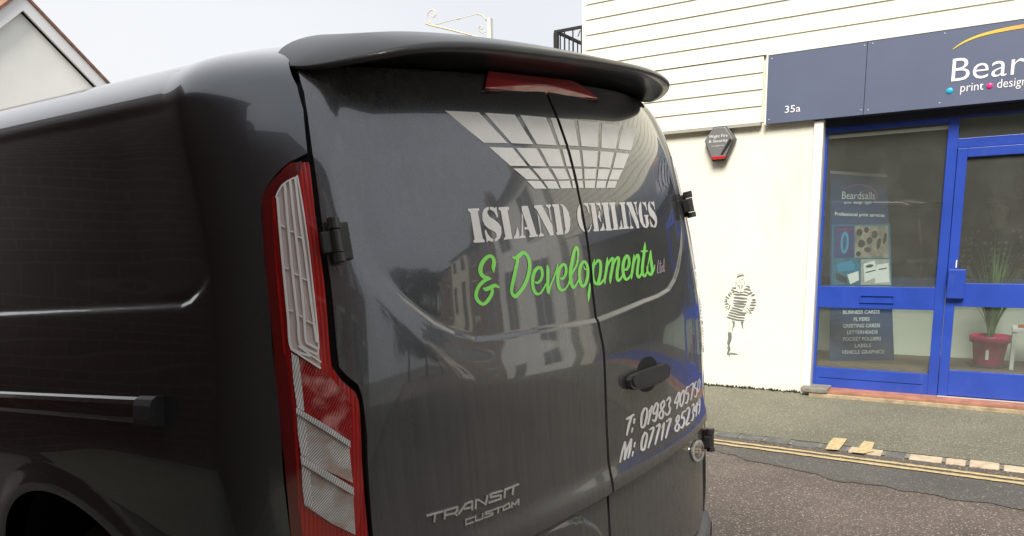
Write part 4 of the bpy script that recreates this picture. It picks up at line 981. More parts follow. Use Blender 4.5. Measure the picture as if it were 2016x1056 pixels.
I('cabinet', (11.1, .6, .166), (11.59, 2.4, 1.85), mat('cabinet_front', (.12, .10, .08), .6)); I('door_casing', (11.5, -.55, .166), (11.59, -.12, 2.3), M['wood'])
def plane_map(X): return lambda p: tuple(atX(p[0], p[1], X))
def flat(name, px_polys, X, m, parent, inv=True, smooth=False, fn=None, label=None):
    fn = fn or plane_map(X); v, f = union_mesh([np.array([(x, -y) for x, y in p], float) for p in px_polys], None)
    me = bpy.data.meshes.new(name); me.from_pydata([tuple(map(float, fn((a, -b)))) for a, b in v], [], [tuple(t) for t in f]); me.update()
    if len(me.polygons) and me.polygons[0].normal.x > 0: me.flip_normals()
    o = link(name, me, m, None)
    if parent:
        o.parent = parent; o.matrix_parent_inverse = Matrix.Translation(parent.location).inverted()
    if label: o['label'] = label
    return o
arr = flat('arrow_sign', [[(1785, 511), (1829, 509), (1829, 504), (1842, 513), (1829, 522), (1829, 517), (1785, 518)], [(1845, 505), (1856, 513), (1845, 522)], [(1860, 505), (1872, 513), (1860, 522)]], 9.55, mat('pale_arrow', (.85, .85, .75), .6), room)
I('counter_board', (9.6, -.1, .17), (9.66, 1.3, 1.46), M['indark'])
# text from the built-in font, laid out in a plane: origin (x, y, z) at the baseline start, u along the line, v up
def text(name, s, org, u, v, h, m, parent, bold=0, squeeze=1.0, align='LEFT', depth=0, wid=None):
    c = bpy.data.curves.new(name, 'FONT'); c.body = s; c.size = 1; c.offset = bold; c.align_x = align; c.resolution_u = 3
    o = bpy.data.objects.new(name, c); COL.objects.link(o); dg = bpy.context.evaluated_depsgraph_get(); me = bpy.data.meshes.new_from_object(o.evaluated_get(dg)); bpy.data.objects.remove(o)
    org, u, v = Vector(org), Vector(u), Vector(v); n = u.cross(v).normalized()
    xs = [q.co.x for q in me.vertices]; 
    if wid: squeeze = wid/((max(xs)-min(xs))*h/.70)
    for q in me.vertices: q.co = org+u*(q.co.x*h/.70*squeeze)+v*(q.co.y*h/.70)
    me.materials.clear(); o = link(name, me, m, parent)
    if parent: o.matrix_parent_inverse = parent.matrix_world.inverted() if parent.matrix_world != Matrix() else Matrix.Translation(parent.location).inverted()
    return o
U_, V_ = (0, -1, 0), (0, 0, 1)
# fascia sign
XS = 7.235; KS = XS/XF
def sy(y): return y*KS
def sz_(z): return 1.486+(z-1.486)*KS
sign = empty('fascia_sign', 'long slate-blue shop fascia board with white lettering over the blue shopfront', 'sign', (XS, 0, 2.8))
def inn(o, p): o.parent = p; o.matrix_parent_inverse = Matrix.Translation(p.location).inverted(); return o
for a, b in ((1.87, 1.066), (1.062, -4.6)): inn(MB().box((XS, sy(a), sz_(2.52)), (XS+.03, sy(b), sz_(3.105))).build('panel', M['signnavy'], bevel=.0015), sign)
inn(MB().box((XS-.006, sy(1.888), sz_(2.516)), (XS+.05, sy(1.872), sz_(3.112))).build('edge_trim', M['trim']), sign)
inn(MB().box((XS-.004, sy(1.87), sz_(3.107)), (XS+.06, sy(-4.6), sz_(3.128))).build('top_trim', M['trim']), sign)
inn(MB().box((XS+.031, sy(1.85), sz_(2.53)), (XF-.002, sy(-4.55), sz_(3.10))).build('batten', M['dark']), sign)
scr = MB()
for x, y in ((1520, 116), (1514, 236), (1702, 90), (1718, 86), (1695, 217), (1709, 217), (1860, 66), (1850, 203)):
    P = atX(x, y, XS); inn(MB().lathe([(.0045, .001), (.0045, -.001), (.0032, -.003), (.0002, -.0034)], (XS-.001, P[1], P[2]), 8, 'X').build('screw', M['white'], None, True), sign)
def on_sign(name, s, y, z, h, bold=0, wid=None, m=None, sq=1): return text(name, s, (XS-.003, sy(y), sz_(z)), U_, V_, h*KS, m or M['white'], sign, bold, sq, wid=wid)
on_sign('name_lettering', 'Beardsalls', .452, 2.708, .178, -.006, wid=1.045)
on_sign('tagline', 'print', .366, 2.622, .066, -.004, wid=.155); on_sign('tagline', 'design', .118, 2.622, .066, -.004, wid=.19); on_sign('tagline', 'signs', -.15, 2.622, .066, -.004, wid=.16)
on_sign('street_number', '35a', 1.716, 2.600, .060, 0, wid=.132)
def disc(name, y, z, r, m): inn(MB().lathe([(r, .0), (r*.9, -.003), (r*.55, -.006), (.0005, -.007)], (XS-.002, sy(y), sz_(z)), 20, 'X').build(name, m, None, True), sign)
disc('blue_dot', .435, 2.640, .024, mat('cyan_dot', (.02, .40, .68), .3)); disc('pink_dot', .163, 2.645, .022, mat('magenta_dot', (.75, .03, .22), .3)); disc('green_dot', -.118, 2.645, .022, mat('green_dot', (.2, .6, .08), .3))
am = mat('arc_gradient', (.8, .6, .1), .5); t = am.node_tree; tc = nd(t, 'ShaderNodeTexCoord'); sx = nd(t, 'ShaderNodeSeparateXYZ'); mr = nd(t, 'ShaderNodeMapRange'); mr.inputs[1].default_value = .45; mr.inputs[2].default_value = -.6
cr = nd(t, 'ShaderNodeValToRGB'); cr.color_ramp.elements[0].color = (.82, .62, .03, 1); cr.color_ramp.elements[1].color = (.02, .35, .7, 1); e_ = cr.color_ramp.elements.new(.42); e_.color = (.85, .40, .08, 1); e_ = cr.color_ramp.elements.new(.65); e_.color = (.7, .02, .2, 1)
t.links.new(tc.outputs['Object'], sx.inputs[0]); t.links.new(sx.outputs[1], mr.inputs[0]); t.links.new(mr.outputs[0], cr.inputs[0]); t.links.new(cr.outputs[0], t.nodes['Principled BSDF'].inputs['Base Color'])
flat('arc', stroke([(1876, 97, 1), (1898, 83, 3), (1930, 70, 4.5), (1975, 59, 6.5), (2030, 50, 8), (2100, 44, 9), (2180, 50, 7), (2240, 66, 2)]), XS-.003, am, sign)

# alarm box
ab = empty('alarm_box', 'grey hexagonal alarm box with red base on the cream wall', 'alarm box', (XF, 2.3, 2.38))
XA = 7.21
def hexa(sc=1.0, dy=0, dz=0): return [(2.3*XA/XF+a*.146*sc+dy, 2.378+b*.158*sc+dz) for a, b in ((.42, 1), (-.42, 1), (-1, .22), (-.42, -1), (.42, -1), (1, .22))]
inn(MB().prism([(XA+.03, y, z) for y, z in hexa()], (XF-XA-.031, 0, 0)).build('back_case', mat('alarm_grey', (.10, .10, .10), .5), bevel=.008), ab)
inn(MB().prism([(XA, y, z) for y, z in hexa(.9)], (.029, 0, 0)).build('front_cover', mat('alarm_cover', (.17, .17, .17), .4), bevel=.008), ab)
hx = hexa(.9); yb = 2.3*XA/XF
inn(MB().prism([(XA-.004, yb+.075, 2.262), (XA-.004, yb-.075, 2.262), (XA-.004, yb-.052, 2.238), (XA-.004, yb+.052, 2.238)], (.034, 0, 0)).build('red_lens', mat('alarm_red', (.5, .015, .015), .3), bevel=.002), ab)
inn(MB().prism([(XA-.003, yb-.02, 2.275), (XA-.003, yb-.045, 2.275), (XA-.003, yb-.125, 2.39), (XA-.003, yb-.105, 2.415)], (.006, 0, 0)).build('dark_stripe', mat('alarm_stripe', (.02, .02, .025), .4)), ab)
for i, l in enumerate(('Wight Fire', '& Security')): text('lettering', l, (XA-.004, yb+.092, 2.430-.042*i), U_, V_, .026, M['white'], ab, 0, wid=.175)
text('lettering', 'www.wightfire.co.uk', (XA-.004, yb+.066, 2.352), U_, V_, .009, M['white'], ab, 0, wid=.12)

# stencilled figure on the wall
def ZH(p): return Z(p, 1410, 530, 5.87)
st = """235,112,2 250,90,16 285,76,18 318,78,8
240,135,5 238,170,5 250,200,4
322,130,5 326,165,5 318,185,4
262,110,3 270,140,3 280,162,4 292,140,3
290,118,5 308,118,5
268,130,4 262,128,4
262,190,16 268,210,8 275,230,5
300,185,14 298,210,9 288,232,5
240,75,4 262,58,4 300,56,4 325,72,4
225,150,4 220,190,4 232,225,4
190,218,16 225,222,18
178,240,18 215,262,12
190,270,12 225,258,16 262,272,12
275,268,14 305,272,10
345,195,10 375,205,18 388,218,10
320,238,10 355,232,22 395,245,18
315,262,12 345,268,16 375,282,10
370,298,10 395,280,22 415,268,16
405,312,10 430,300,22 442,300,14
415,358,14 440,356,22 455,360,12
405,388,16 435,386,22 460,385,14
390,418,14 420,418,20 455,420,14
385,448,12 410,455,16 440,450,16
395,475,10 410,478,14 432,472,10
150,270,8 170,285,16 178,295,10
140,290,16 155,308,18 165,318,8
112,320,16 132,332,16 150,345,10
100,350,10 125,358,14
95,378,14 125,375,16
102,410,12 125,400,18 145,410,8
105,440,10 130,430,14
118,462,8 130,455,10
150,430,5 160,418,10 142,470,12
205,290,16 250,296,22 300,296,20 362,306,14
208,328,18 260,334,24 310,340,22 355,342,16
205,365,16 260,372,22 310,378,22 350,378,16
200,395,14 250,400,22 300,405,22 342,412,14
205,420,14 250,430,22 300,438,20 330,432,12
180,448,12 230,458,18 285,475,18 300,485,8
165,475,14 220,486,20 280,505,20 345,510,18
150,502,14 200,512,18 260,528,18 330,532,16
142,528,14 200,545,18 260,560,18 325,565,16
130,555,16 180,572,20 250,590,18 322,595,14
350,445,5 375,470,9 405,512,12
350,485,5 370,505,5 395,512,6
300,480,4 312,460,5 335,475,4
150,590,4 147,640,5 150,690,4 140,735,4
190,600,14 205,640,22 190,690,10 180,735,4
215,600,6 210,640,8
290,612,12 300,640,18 308,680,10 312,700,3
300,612,20 312,620,14
155,745,45 158,800,44 145,850,38 145,875,24
135,870,12 150,900,22 160,940,10
130,905,14 145,930,22 135,985,26
165,975,22 200,980,20 255,984,6
155,985,14 150,1010,10"""
flat('painted_stencil_figure', strokes(st, ZH), XF-.003, mat('stencil_grey', (.15, .17, .16), .8, var=.25, scale=30), shop, label='grey stencil painting of a woman in a striped dress')
# dirt and weeds along the foot of the wall
r = random.Random(3); mb = MB()
for i in range(420):
    y = r.uniform(1.46, 2.9); x = 7.295-abs(r.gauss(0, .022)); h = r.uniform(.008, .03); a = r.uniform(0, 6.28); w = r.uniform(.006, .016)
    dx, dy = math.cos(a)*w, math.sin(a)*w; mb.add([(x-dx, y-dy, .085), (x+dx, y+dy, .085), (x+r.uniform(-.02, .005), y+r.uniform(-.01, .01), .088+h)], [(0, 1, 2)])
tag(mb.build('moss_line', mat('moss_dirt', (.045, .045, .022), .95, var=.4, scale=20), fix=False), kind='stuff')

# roller banner
PB = [np.array(atX(1635, 340, 7.68)), np.array(atX(1746, 348, 7.95))]; e1 = PB[1]-PB[0]; e1[2] = 0; bn = np.cross(e1, [0, 0, 1]); bn /= np.linalg.norm(bn)
if bn[0] > 0: bn = -bn
def ban(p, off=0): d = ray(*p); t_ = ((PB[0]+bn*off-CAM)@bn)/(d@bn); return CAM+d*t_
bz0 = empty('roller_banner', 'tall navy roller banner with print shop lettering and four pictures inside the window', 'banner', tuple(map(float, ban((1697, 728)))))
def bflat(name, pp, off, m): return flat(name, pp, 0, m, bz0, fn=lambda p: tuple(ban(p, off)))
bflat('banner_sheet', [[(1635, 340), (1746, 348), (1762, 745), (1633, 738)]], 0, M['navy2'])
bflat('top_bar', [[(1634, 336), (1747, 344), (1747, 350), (1634, 342)]], .006, M['soff'])
def btext(name, s, x0, x1, y, h, bold=0, m=None, tilt=0):
    a, b = Vector(map(float, ban((x0, y), .004))), Vector(map(float, ban((x1, y+tilt), .004))); c_ = Vector(map(float, ban((x0, y-h), .004)))
    u = (b-a); w_ = u.length; return text(name, s, a, tuple(u.normalized()), V_, (c_-a).length, m or mat('banner_white', (.62, .64, .66), .5), bz0, bold, wid=w_)
MW = mat('banner_white', (.85, .87, .88), .5)
btext('banner_name', 'Beardsalls', 1656, 1721, 392, 15, -.005, MW, 1); btext('banner_tagline', 'print  design  signs', 1662, 1715, 401, 5, 0, MW, 1)
btext('banner_heading', 'Professional print services', 1643, 1741, 424.5, 7, .012, MW, 3)
bflat('banner_arc', stroke([(1660, 374, 1), (1672, 368, 1.5), (1690, 364, 2), (1710, 368, 2.5), (1724, 378, 2.5), (1727, 390, 2), (1722, 398, 1)]), .004, mat('arc_pink', (.35, .10, .35), .5))
bflat('picture_border', [[(1638, 443), (1752, 441), (1756, 563), (1637, 561)]], .003, mat('banner_teal', (.02, .16, .28), .5))
PICS = [([(1642, 446), (1681, 445), (1681, 508), (1641, 508)], (.05, .03, .12), (.02, .06, .26), (.25, .06, .10)), ([(1683, 445), (1748, 444), (1750, 508), (1683, 508)], (.10, .08, .06), (.38, .34, .28), (.20, .17, .15)), ([(1641, 511), (1692, 511), (1692, 561), (1641, 561)], (.03, .10, .07), (.02, .20, .40), (.10, .22, .16)), ([(1695, 511), (1751, 511), (1754, 561), (1695, 561)], (.32, .32, .30), (.52, .52, .50), (.14, .13, .12))]
for i, (q, c1, c2, c3) in enumerate(PICS): bflat('banner_picture', [q], .005, mat('banner_picture_%d' % i, c1, .5, var=.4, scale=7+3*i, var2=c2, detail=3))
bflat('picture_detail', [ell(1663, 478, 8, 22, rot=.06)], .007, mat('cyan_board', (.05, .30, .50), .5)); bflat('picture_detail', [ell(1663, 478, 4, 15, rot=.06)], .009, mat('blue_board', (.02, .08, .25), .5))
bflat('picture_detail', [[(1644, 449), (1679, 449), (1680, 455), (1644, 455)]], .007, mat('purple_strip', (.14, .04, .16), .5))
car = []
for cx, cy, a, b in ((1692, 458, 6, 7), (1706, 453, 5, 6), (1696, 480, 7, 8), (1712, 474, 6, 7), (1722, 462, 6, 8), (1730, 480, 4, 12), (1708, 492, 7, 5), (1742, 470, 3, 12), (1690, 500, 5, 5)): car.append(ell(cx, cy, a, b, 10, rot=.2))
bflat('picture_detail', car, .007, mat('van_windows', (.03, .03, .035), .4))
bflat('picture_detail', [[(1648, 520), (1676, 513), (1683, 520), (1682, 532), (1650, 536)]], .007, mat('cyan_cards', (.03, .26, .48), .5)); bflat('picture_detail', [[(1646, 536), (1668, 548), (1668, 560), (1646, 550)]], .007, mat('dark_box', (.02, .03, .06), .5)); bflat('picture_detail', [[(1668, 541), (1690, 534), (1691, 552), (1674, 560)]], .008, MW)
bflat('picture_detail', [[(1700, 520), (1722, 513), (1728, 545), (1702, 556)], [(1726, 522), (1749, 518), (1751, 556), (1722, 558)]], .007, MW); bflat('picture_detail', [ell(1712, 524, 8, 3, 12, -.2), [(1704, 536), (1724, 531), (1724, 533), (1704, 538)], [(1730, 530), (1746, 527), (1746, 529), (1730, 532)]], .009, mat('ink', (.05, .06, .07), .5))
for i, (s_, a, b) in enumerate((('BUSINESS CARDS', 1659, 1731), ('FLYERS', 1680, 1711), ('GREETING CARDS', 1659, 1732), ('LETTERHEADS', 1667, 1727), ('POCKET FOLDERS', 1659, 1734), ('LABELS', 1682, 1714), ('VEHICLE GRAPHICS', 1657, 1740))):
    btext('service_line', s_, a, b, 618.5+i*12.95+(1 if i else 0), 7, .012, MW, -.5-.5*(b-a)/80)

# potted palm
PO = atX(1945, 716, 8.0); PO[2] = .336; PK = .84
pp = empty('potted_palm', 'green palm in a magenta pot behind the lower door glass', 'plant', tuple(map(float, PO)))
MP = mat('magenta_pot', (.60, .012, .14), .35, var=.1, scale=5)
def PV(dx, dy, dz): return (PO[0]+dx*PK, PO[1]+dy*PK, PO[2]+dz*PK)
inn(MB().lathe([(a_*PK, b_*PK) for a_, b_ in [(0.001, .012), (.125, .012), (.135, .03), (.165, .26), (.19, .262), (.198, .30), (.198, .335), (.18, .335), (.175, .29), (.001, .28)]], PV(0, 0, 0), 32).build('pot', MP, None, True), pp)
inn(MB().lathe([(a_*PK, b_*PK) for a_, b_ in [(.001, .0), (.16, .0), (.18, .022), (.165, .020), (.12, .012)]], PV(0, 0, 0), 24).build('saucer', M['indark'], None, True), pp)
inn(MB().box(PV(-.166, .0, .09), PV(-.150, .03, .19)).build('pot_tag', M['white']), pp)
r = random.Random(5); lf = MB(); stm = MB()
for k in range(95):
    az = r.uniform(0, 6.28); L = r.uniform(.5, 1.25); lean = r.uniform(.06, .5); wd = r.uniform(.006, .011); pts = []
    for i in range(8):
        t_ = i/7; rad = L*lean*t_**1.5; h = .29+L*t_*(1-.55*lean*t_*t_*1.3); pts.append(Vector(PV(math.cos(az)*rad+.02*math.cos(az*3), math.sin(az)*rad+.02*math.sin(az*2), h)))
    sd = Vector((-math.sin(az), math.cos(az), 0)); vs = []
    for i, p in enumerate(pts): ww = wd*(1-(i/7)**2.2)+.0008; vs += [p-sd*ww, p+sd*ww]
    lf.add(vs, [(2*i, 2*i+1, 2*i+3, 2*i+2) for i in range(7)])
    if k % 8 == 0: stm.tube(pts[:4], [.006, .005, .004, .003], 5)
inn(stm.build('stems', mat('palm_stem', (.10, .16, .04), .6), None, True), pp); inn(lf.build('fronds', mat('palm_leaf', (.09, .17, .05), .5, var=.35, scale=10), fix=False), pp)
# small white table beside the pot
tb = empty('side_table', 'small white side table at the right of the magenta pot', 'table', (8.0, -.38, .336))
inn(MB().box((7.85, -.62, .665), (8.2, -.155, .70)).build('table_top', M['white'], bevel=.004), tb)
for x in (7.86, 8.165):
    for y in (-.19, -.61): inn(MB().box((x, y, .336), (x+.03, y+.03, .664)).build('leg', M['white']), tb)
tag(MB().box((7.9, -.42, .701), (8.1, -.2, .712)).build('brochure', mat('orange_brochure', (.5, .12, .05), .5)), 'orange brochure lying on the white side table', 'brochure')

# person standing behind the low wall
dots = mat('polka_dot_fabric', (.012, .012, .014), .9); t = dots.node_tree; tc = nd(t, 'ShaderNodeTexCoord'); vo = nd(t, 'ShaderNodeTexVoronoi', i_Scale=17., i_Randomness=.25); t.links.new(tc.outputs['Object'], vo.inputs['Vector'])
lt = nd(t, 'ShaderNodeMath', operation='LESS_THAN'); lt.inputs[1].default_value = .30; t.links.new(vo.outputs['Distance'], lt.inputs[0]); mx = nd(t, 'ShaderNodeMixRGB'); mx.inputs[1].default_value = (.012, .012, .014, 1); mx.inputs[2].default_value = (.55, .55, .53, 1); t.links.new(lt.outputs[0], mx.inputs[0]); t.links.new(mx.outputs[0], t.nodes['Principled BSDF'].inputs['Base Color'])
skin_m = mat('skin', (.42, .26, .19), .6)
def skin(name, chains, m, parent, lv=2):
    V, E_, Rr = [], [], []; idx = {}
    for ch in chains:
        prev = None
        for p in ch:
            k = tuple(round(c, 3) for c in p[:3])
            if k not in idx: idx[k] = len(V); V.append(Vector(p[:3])); Rr.append(p[3:])
            if prev is not None: E_.append((prev, idx[k]))
            prev = idx[k]
    me = bpy.data.meshes.new(name); me.from_pydata(V, E_, []); o = link(name, me, m, None); md = o.modifiers.new('skin', 'SKIN')
    for i, rr in enumerate(Rr): me.skin_vertices[0].data[i].radius = (rr[0], rr[-1])
    me.skin_vertices[0].data[0].use_root = True
    s2 = o.modifiers.new('sub', 'SUBSURF'); s2.levels = lv; s2.render_levels = lv
    dg = bpy.context.evaluated_depsgraph_get(); me2 = bpy.data.meshes.new_from_object(o.evaluated_get(dg)); o.modifiers.clear(); o.data = me2
    for p in me2.polygons: p.use_smooth = True
    if not me2.materials: me2.materials.append(m)
    if parent: inn(o, parent)
    return o
hp = atX(1966, 440, 9.2); px_, py_ = float(hp[0]), float(hp[1]); f0 = .166
person = empty('person', 'person with dark hair in a black polka dot top standing inside behind the door glass', 'person', (px_, py_, f0))
def Q(dx, dy, h, *r_): return (px_+dx, py_+dy, f0+h, *r_)
body = skin('body', [[Q(0, 0, .92, .15, .11), Q(0, 0, 1.10, .13, .10), Q(0, 0, 1.30, .165, .11), Q(0, 0, 1.40, .10, .08), Q(-.01, 0, 1.46, .05, .05), Q(-.02, 0, 1.56, .075, .085), Q(-.02, 0, 1.64, .07, .085)],
  [Q(0, 0, 1.30, .165, .11), Q(0, .20, 1.33, .06, .06), Q(-.02, .27, 1.08, .045, .045), Q(-.20, .20, .92, .033, .033), Q(-.27, .17, .90, .035, .018)], [Q(0, 0, 1.30, .165, .11), Q(0, -.20, 1.33, .06, .06), Q(-.02, -.27, 1.08, .045, .045), Q(-.20, -.20, .92, .033, .033), Q(-.27, -.17, .90, .035, .018)],
  [Q(0, 0, .92, .15, .11), Q(0, .10, .82, .085, .085), Q(0, .10, .46, .055, .055), Q(0, .10, .08, .04, .04), Q(-.12, .10, .04, .035, .03)], [Q(0, 0, .92, .15, .11), Q(0, -.10, .82, .085, .085), Q(0, -.10, .46, .055, .055), Q(0, -.10, .08, .04, .04), Q(-.12, -.10, .04, .035, .03)]], skin_m, person)
skin('polka_dot_top', [[Q(0, 0, .86, .175, .135), Q(0, 0, 1.10, .15, .12), Q(0, 0, 1.30, .185, .13), Q(0, 0, 1.395, .11, .09)], [Q(0, 0, 1.30, .185, .13), Q(0, .21, 1.335, .075, .075), Q(-.02, .275, 1.09, .062, .062), Q(-.14, .235, .97, .05, .05)], [Q(0, 0, 1.30, .185, .13), Q(0, -.21, 1.335, .075, .075), Q(-.02, -.275, 1.09, .062, .062), Q(-.14, -.235, .97, .05, .05)]], dots, person)
skin('hair', [[Q(.03, 0, 1.34, .07, .05), Q(.035, 0, 1.46, .09, .06), Q(.03, 0, 1.58, .095, .085), Q(.01, 0, 1.67, .09, .09), Q(0, 0, 1.71, .05, .05)], ], mat('dark_hair', (.012, .01, .009), .6), person)
inn(MB().lathe([(.001, -.02), (.011, -.008), (.013, .006), (.001, .012)], Q(-.105, 0, 1.575)[:3], 8).build('nose', skin_m, None, True), person)
inn(MB().box(Q(-.1, -.024, 1.528)[:3], Q(-.094, .024, 1.536)[:3]).build('mouth', mat('lips', (.3, .1, .09), .5)), person)
for sg in (-1, 1): inn(MB().lathe([(.001, -.006), (.009, 0), (.001, .006)], Q(-.094, sg*.032, 1.60)[:3], 8).build('eye', M['frame_black'], None, True), person)

# ------------------------------------------------------------------ things above the van's roof line
sp = empty('sign_post', 'cream post with curly wrought iron sign bracket above the van roof', 'sign bracket', (7.5, float(atX(962, 60, 7.5)[1]), .09))
XP = 7.5
def pp_(x, y, dx=0): q = atX(x, y, XP); return (q[0]+dx, q[1], q[2])
mi = mat('cream_iron', (.66, .56, .36), .6, var=.25, scale=30)
a_ = pp_(962, 36); inn(MB().box((XP, a_[1]-.022, .09), (XP+.05, a_[1]+.022, a_[2])).build('post', M['trim']), sp)
def curl(cx, cy, r0, r1, a0, a1, n=26): return [pp_(cx+(r0+(r1-r0)*i/n)*math.cos(a0+(a1-a0)*i/n), cy+(r0+(r1-r0)*i/n)*math.sin(a0+(a1-a0)*i/n)*1.0) for i in range(n+1)]
inn(MB().tube([pp_(838, 47), pp_(852, 51), pp_(890, 60), pp_(958, 78)], .009, 8).build('arm', mi, None, True), sp)
inn(MB().tube([pp_(858, 49), pp_(903, 37), pp_(940, 28)], .0035, 6).tube([pp_(900, 38), pp_(906, 36.5)], .008, 8).build('stay_rod', mi, None, True), sp)
inn(MB().tube([pp_(940, 28), pp_(948, 30), pp_(954, 35), pp_(958, 41)], .007, 8).build('top_curve', mi, None, True), sp)
inn(MB().tube([pp_(852, 50), pp_(844, 44), pp_(841, 36), pp_(842, 27), pp_(847, 21), pp_(853, 19.5), pp_(857, 23), pp_(858, 29), pp_(855, 34), pp_(851, 33), pp_(851, 30)], .006, 8).build('large_scroll', mi, None, True), sp)
inn(MB().tube([pp_(958, 62), pp_(950, 66), pp_(944, 62), pp_(943, 55), pp_(946, 51), pp_(950, 53), pp_(949, 58), pp_(946, 58)], .0045, 8).build('small_scroll', mi, None, True), sp)
bc = empty('balcony', 'black iron balcony railing on the side of the cream building', 'balcony', (9.0, 3.7, 3.1))
cy0 = float(atX(1094, 60, 9.0)[1]); zt = float(atX(1094, 60, 9.0)[2])
inn(MB().box((9.0, 3.69, zt-1.12), (11.2, cy0+.02, zt-1.02)).build('slab', M['render']), bc)
inn(MB().box((8.99, 3.70, zt-.03), (9.03, cy0+.02, zt)).box((9.031, cy0-.02, zt-.03), (11.2, cy0+.02, zt)).build('handrail', M['frame_black']), bc)
inn(MB().box((8.985, cy0-.03, zt-1.01), (9.035, cy0+.025, zt-.031)).build('corner_post', M['frame_black']), bc)
for i in range(1, 11): inn(MB().box((9.003, cy0-.12*i-.006, zt-1.01), (9.017, cy0-.12*i+.006, zt-.031)).build('baluster', M['frame_black']), bc)
for i in range(1, 18): inn(MB().box((9.0+.12*i-.006, cy0-.006, zt-1.01), (9.0+.12*i+.006, cy0+.006, zt-.031)).build('baluster', M['frame_black']), bc)
inn(MB().tube([(9.01, cy0-.31, zt-.12), (9.01, cy0-.34, zt-.06), (9.01, cy0-.40, zt-.03), (9.01, cy0-.44, zt-.08)], .006, 6).build('scroll', M['frame_black'], None, True), bc)

# white gabled house down the street
gh = empty('gabled_house', 'white rendered house with a steep gable far down the street at left', 'house', (9.15, 18, 0))
M['whitewall'] = mat('white_render', (.92, .92, .88), .8, var=.04, scale=1.5); M['barge'] = mat('white_bargeboard', (.82, .82, .84), .6); M['claytile'] = mat('clay_tile', (.24, .12, .08), .8, var=.45, scale=9, bump=.5)
ax, az_, sl2 = 9.16, 6.92, .915; hw = 4.1
inn(MB().prism([(ax-hw, 18.14, -.1), (ax+hw, 18.14, -.1), (ax+hw, 18.14, az_-.35-hw*sl2), (ax, 18.14, az_-.35), (ax-hw, 18.14, az_-.35-hw*sl2)], (0, 9, 0)).build('wall', M['whitewall']), gh)
for s_ in (-1, 1):
    n_ = Vector((s_*sl2, 0, 1)).normalized(); A_ = Vector((ax, 18.0, az_)); B_ = Vector((ax+s_*(hw+.4), 18.0, az_-(hw+.4)*sl2))
    dn = Vector((0, 0, -.33)); inn(MB().prism([A_, B_, B_+dn, A_+dn], (0, .06, 0)).build('bargeboard', M['barge']), gh)
    up_ = Vector((0, 0, .075)); inn(MB().prism([A_+Vector((0, -.05, .004)), B_+Vector((0, -.05, .004)), B_+up_+Vector((0, -.05, 0)), A_+up_+Vector((0, -.05, 0))], (0, 9.5, 0)).build('roof', M['claytile']), gh)
    inn(MB().prism([A_+dn*.98+Vector((0, .061, .1)), B_+dn*.98+Vector((0, .061, .1)), B_+dn*.98+Vector((0, .062, .13)), A_+dn*.98+Vector((0, .062, .13))], (0, .078, 0)).build('soffit', M['barge']), gh)

# ------------------------------------------------------------------ houses the van's paint mirrors
M['brick'] = brick_mat('dark_red_brick', (.075, .026, .018), (.045, .019, .015), (.10, .075, .06))
M['brick2'] = brick_mat('brown_brick', (.22, .11, .07), (.16, .08, .055), (.25, .21, .17))
M['winglass'] = mat('dark_window', (.02, .022, .025), .05, coat=1)
def house(name, label, x, y0, y1, h, face, m, roofh=2.2, depth=7, bays=2, cat='house', chim=True, floors=2, dm=None):
    e = empty(name, label, cat, (x, y0, 0)); s_ = face        # face: -1 faces -x
    x2 = x-s_*depth
    inn(MB().box((x, y0, -.1), (x2, y1, h)).build('wall', m), e)
    xr = (x+x2)/2; o_ = s_*.3
    inn(MB().add([(x+o_, y0, h-.03), (x+o_, y1, h-.03), (xr, y1, h+roofh), (xr, y0, h+roofh), (x2-o_, y1, h-.03), (x2-o_, y0, h-.03)], [(0, 1, 2, 3), (3, 2, 4, 5), (0, 3, 5), (1, 4, 2), (0, 5, 4, 1)]).build('roof', M['slate']), e)
    n = bays; w = (y1-y0)/max(1, n)
    for f in range(floors):
        for b in range(n):
            yc = y0+w*(b+.5); zb = 1.0+f*2.7 if not (f == 0 and b == 0) else .12
            ww, hh = (.5, 1.45) if zb > .5 else (.45, 2.05)
            fo = inn(MB().box((x+s_*.03, yc-ww-.07, zb-.08), (x+s_*.001, yc+ww+.07, zb+hh+.1)).build('window' if zb > .5 else 'door', M['trim'], bevel=.003), e)
            g_ = MB().box((x+s_*.04, yc-ww, zb), (x+s_*.031, yc-.03, zb+hh)).box((x+s_*.04, yc+.03, zb), (x+s_*.031, yc+ww, zb+hh)).build('pane', dm if (dm and zb < .5) else M['winglass'])
            g_.parent = fo
    if chim:
        inn(MB().box((xr-.35, y1-.9, h+roofh-.6), (xr+.35, y1-.1, h+roofh+1.1)).build('chimney', M['brick2'], bevel=.02), e)
        for k in (-.18, .18): inn(MB().lathe([(.11, 0), (.12, .3), (.09, .32), (.09, .0)], (xr+k, y1-.5, h+roofh+1.1), 12).build('chimney_pot', M['claytile'], None, True), e)
    return e
house('brick_house', 'tall blank dark red brick building close beside the near pavement, mirrored in the van side', -1.7, -.55, 6.4, 6.6, 1, M['brick'], 1.6, 7, 0, 'building', False)  # unseen; height and extent set to keep sun off the van
house('brick_house', 'dark brick building jutting out in front of the van, mirrored along its side', 0.95, 6.5, 22, 5.4, 1, M['brick'], 2.2, 9, 0, 'building', False)  # unseen block, pushed into the road so the side mirrors dark brick
house('brick_house', 'brown brick terraced house on the near pavement behind the camera', -1.7, -12, -2.6, 6.0, 1, M['brick2'], 2.2, 7, 4)
house('terraced_house', 'pale cream terraced house next to the blue shop, seen in the van doors', 7.3, -10.5, -5.6, 5.6, -1, M['whitewall'], 2.3)
house('terraced_house', 'brown brick terraced house two along from the blue shop, seen in the van doors', 7.3, -15.5, -10.6, 5.3, -1, M['brick2'], 2.3)
house('terraced_house', 'cream terraced house three along from the blue shop, seen in the van doors', 7.3, -21, -15.6, 5.6, -1, M['render'], 2.4)
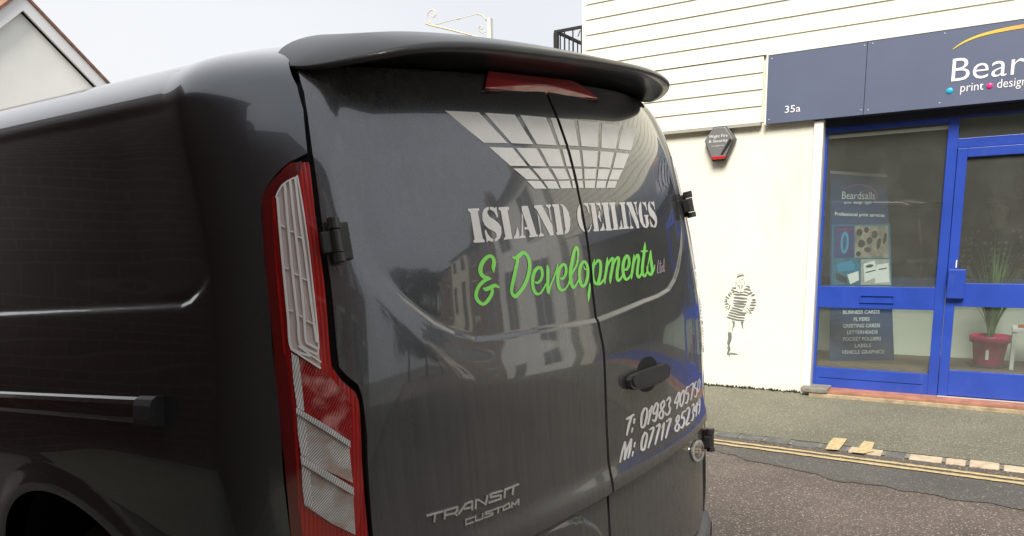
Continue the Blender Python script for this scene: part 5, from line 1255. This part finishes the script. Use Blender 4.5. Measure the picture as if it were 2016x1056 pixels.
house('terraced_house', 'low brick end terrace at the far end of the street, seen in the van doors', 7.3, -27, -21.1, 5.0, -1, M['brick2'], 2.3)
gw = MB().box((7.3, 3.8, -.1), (7.52, 17.5, 1.15)).box((7.27, 3.8, 1.151), (7.55, 17.5, 1.21)); tag(gw.build('garden_wall', M['brick2']), 'low brown brick garden wall running on beyond the cream shop', 'wall')
def tree(x, y, h, rr, label, seed):
    e = empty('tree', label, 'tree', (x, y, 0)); r = random.Random(seed)
    tr = MB().tube([(x, y, -.1), (x+.1, y, h*.3), (x-.05, y+.1, h*.6), (x, y, h*.85)], [.22, .17, .1, .03], 8)
    for k in range(9):
        a = r.uniform(0, 6.28); z = h*r.uniform(.3, .7); tr.tube([(x, y, z), (x+math.cos(a)*rr*.5, y+math.sin(a)*rr*.5, z+h*.12), (x+math.cos(a)*rr*.9, y+math.sin(a)*rr*.9, z+h*.2)], [.07, .04, .012], 5)
    inn(tr.build('trunk', mat('bark', (.08, .06, .045), .9), None, True), e); lf = MB()
    cl = [(r.gauss(0, .5), r.gauss(0, .5), r.uniform(-.9, .9), r.uniform(.25, .5)) for _ in range(40)]
    for k in range(4200):
        c = cl[k % 40]; v = Vector((r.gauss(0, 1), r.gauss(0, 1), r.gauss(0, 1))).normalized()*c[3]*r.uniform(.5, 1)
        P = Vector((x+(c[0]+v.x)*rr, y+(c[1]+v.y)*rr, h*.65+(c[2]+v.z)*h*.32)); a = Vector((r.gauss(0, 1), r.gauss(0, 1), r.gauss(0, 1))).normalized()*.13; b = a.orthogonal().normalized()*.08
        lf.add([P-a, P-b, P+a, P+b], [(0, 1, 2, 3)])
    inn(lf.build('crown', mat('leaves', (.045, .07, .03), .7, var=.4, scale=3), fix=False), e)
tree(4.5, -31, 7, 2.4, 'dark leafy tree at the end of the street, seen in the van doors', 1); tree(1.5, -34, 8.5, 2.8, 'taller leafy tree at the end of the street, seen in the van doors', 2); tree(7.5, -33, 6.2, 2.2, 'small bushy tree at the end of the street beside the end terrace', 3)
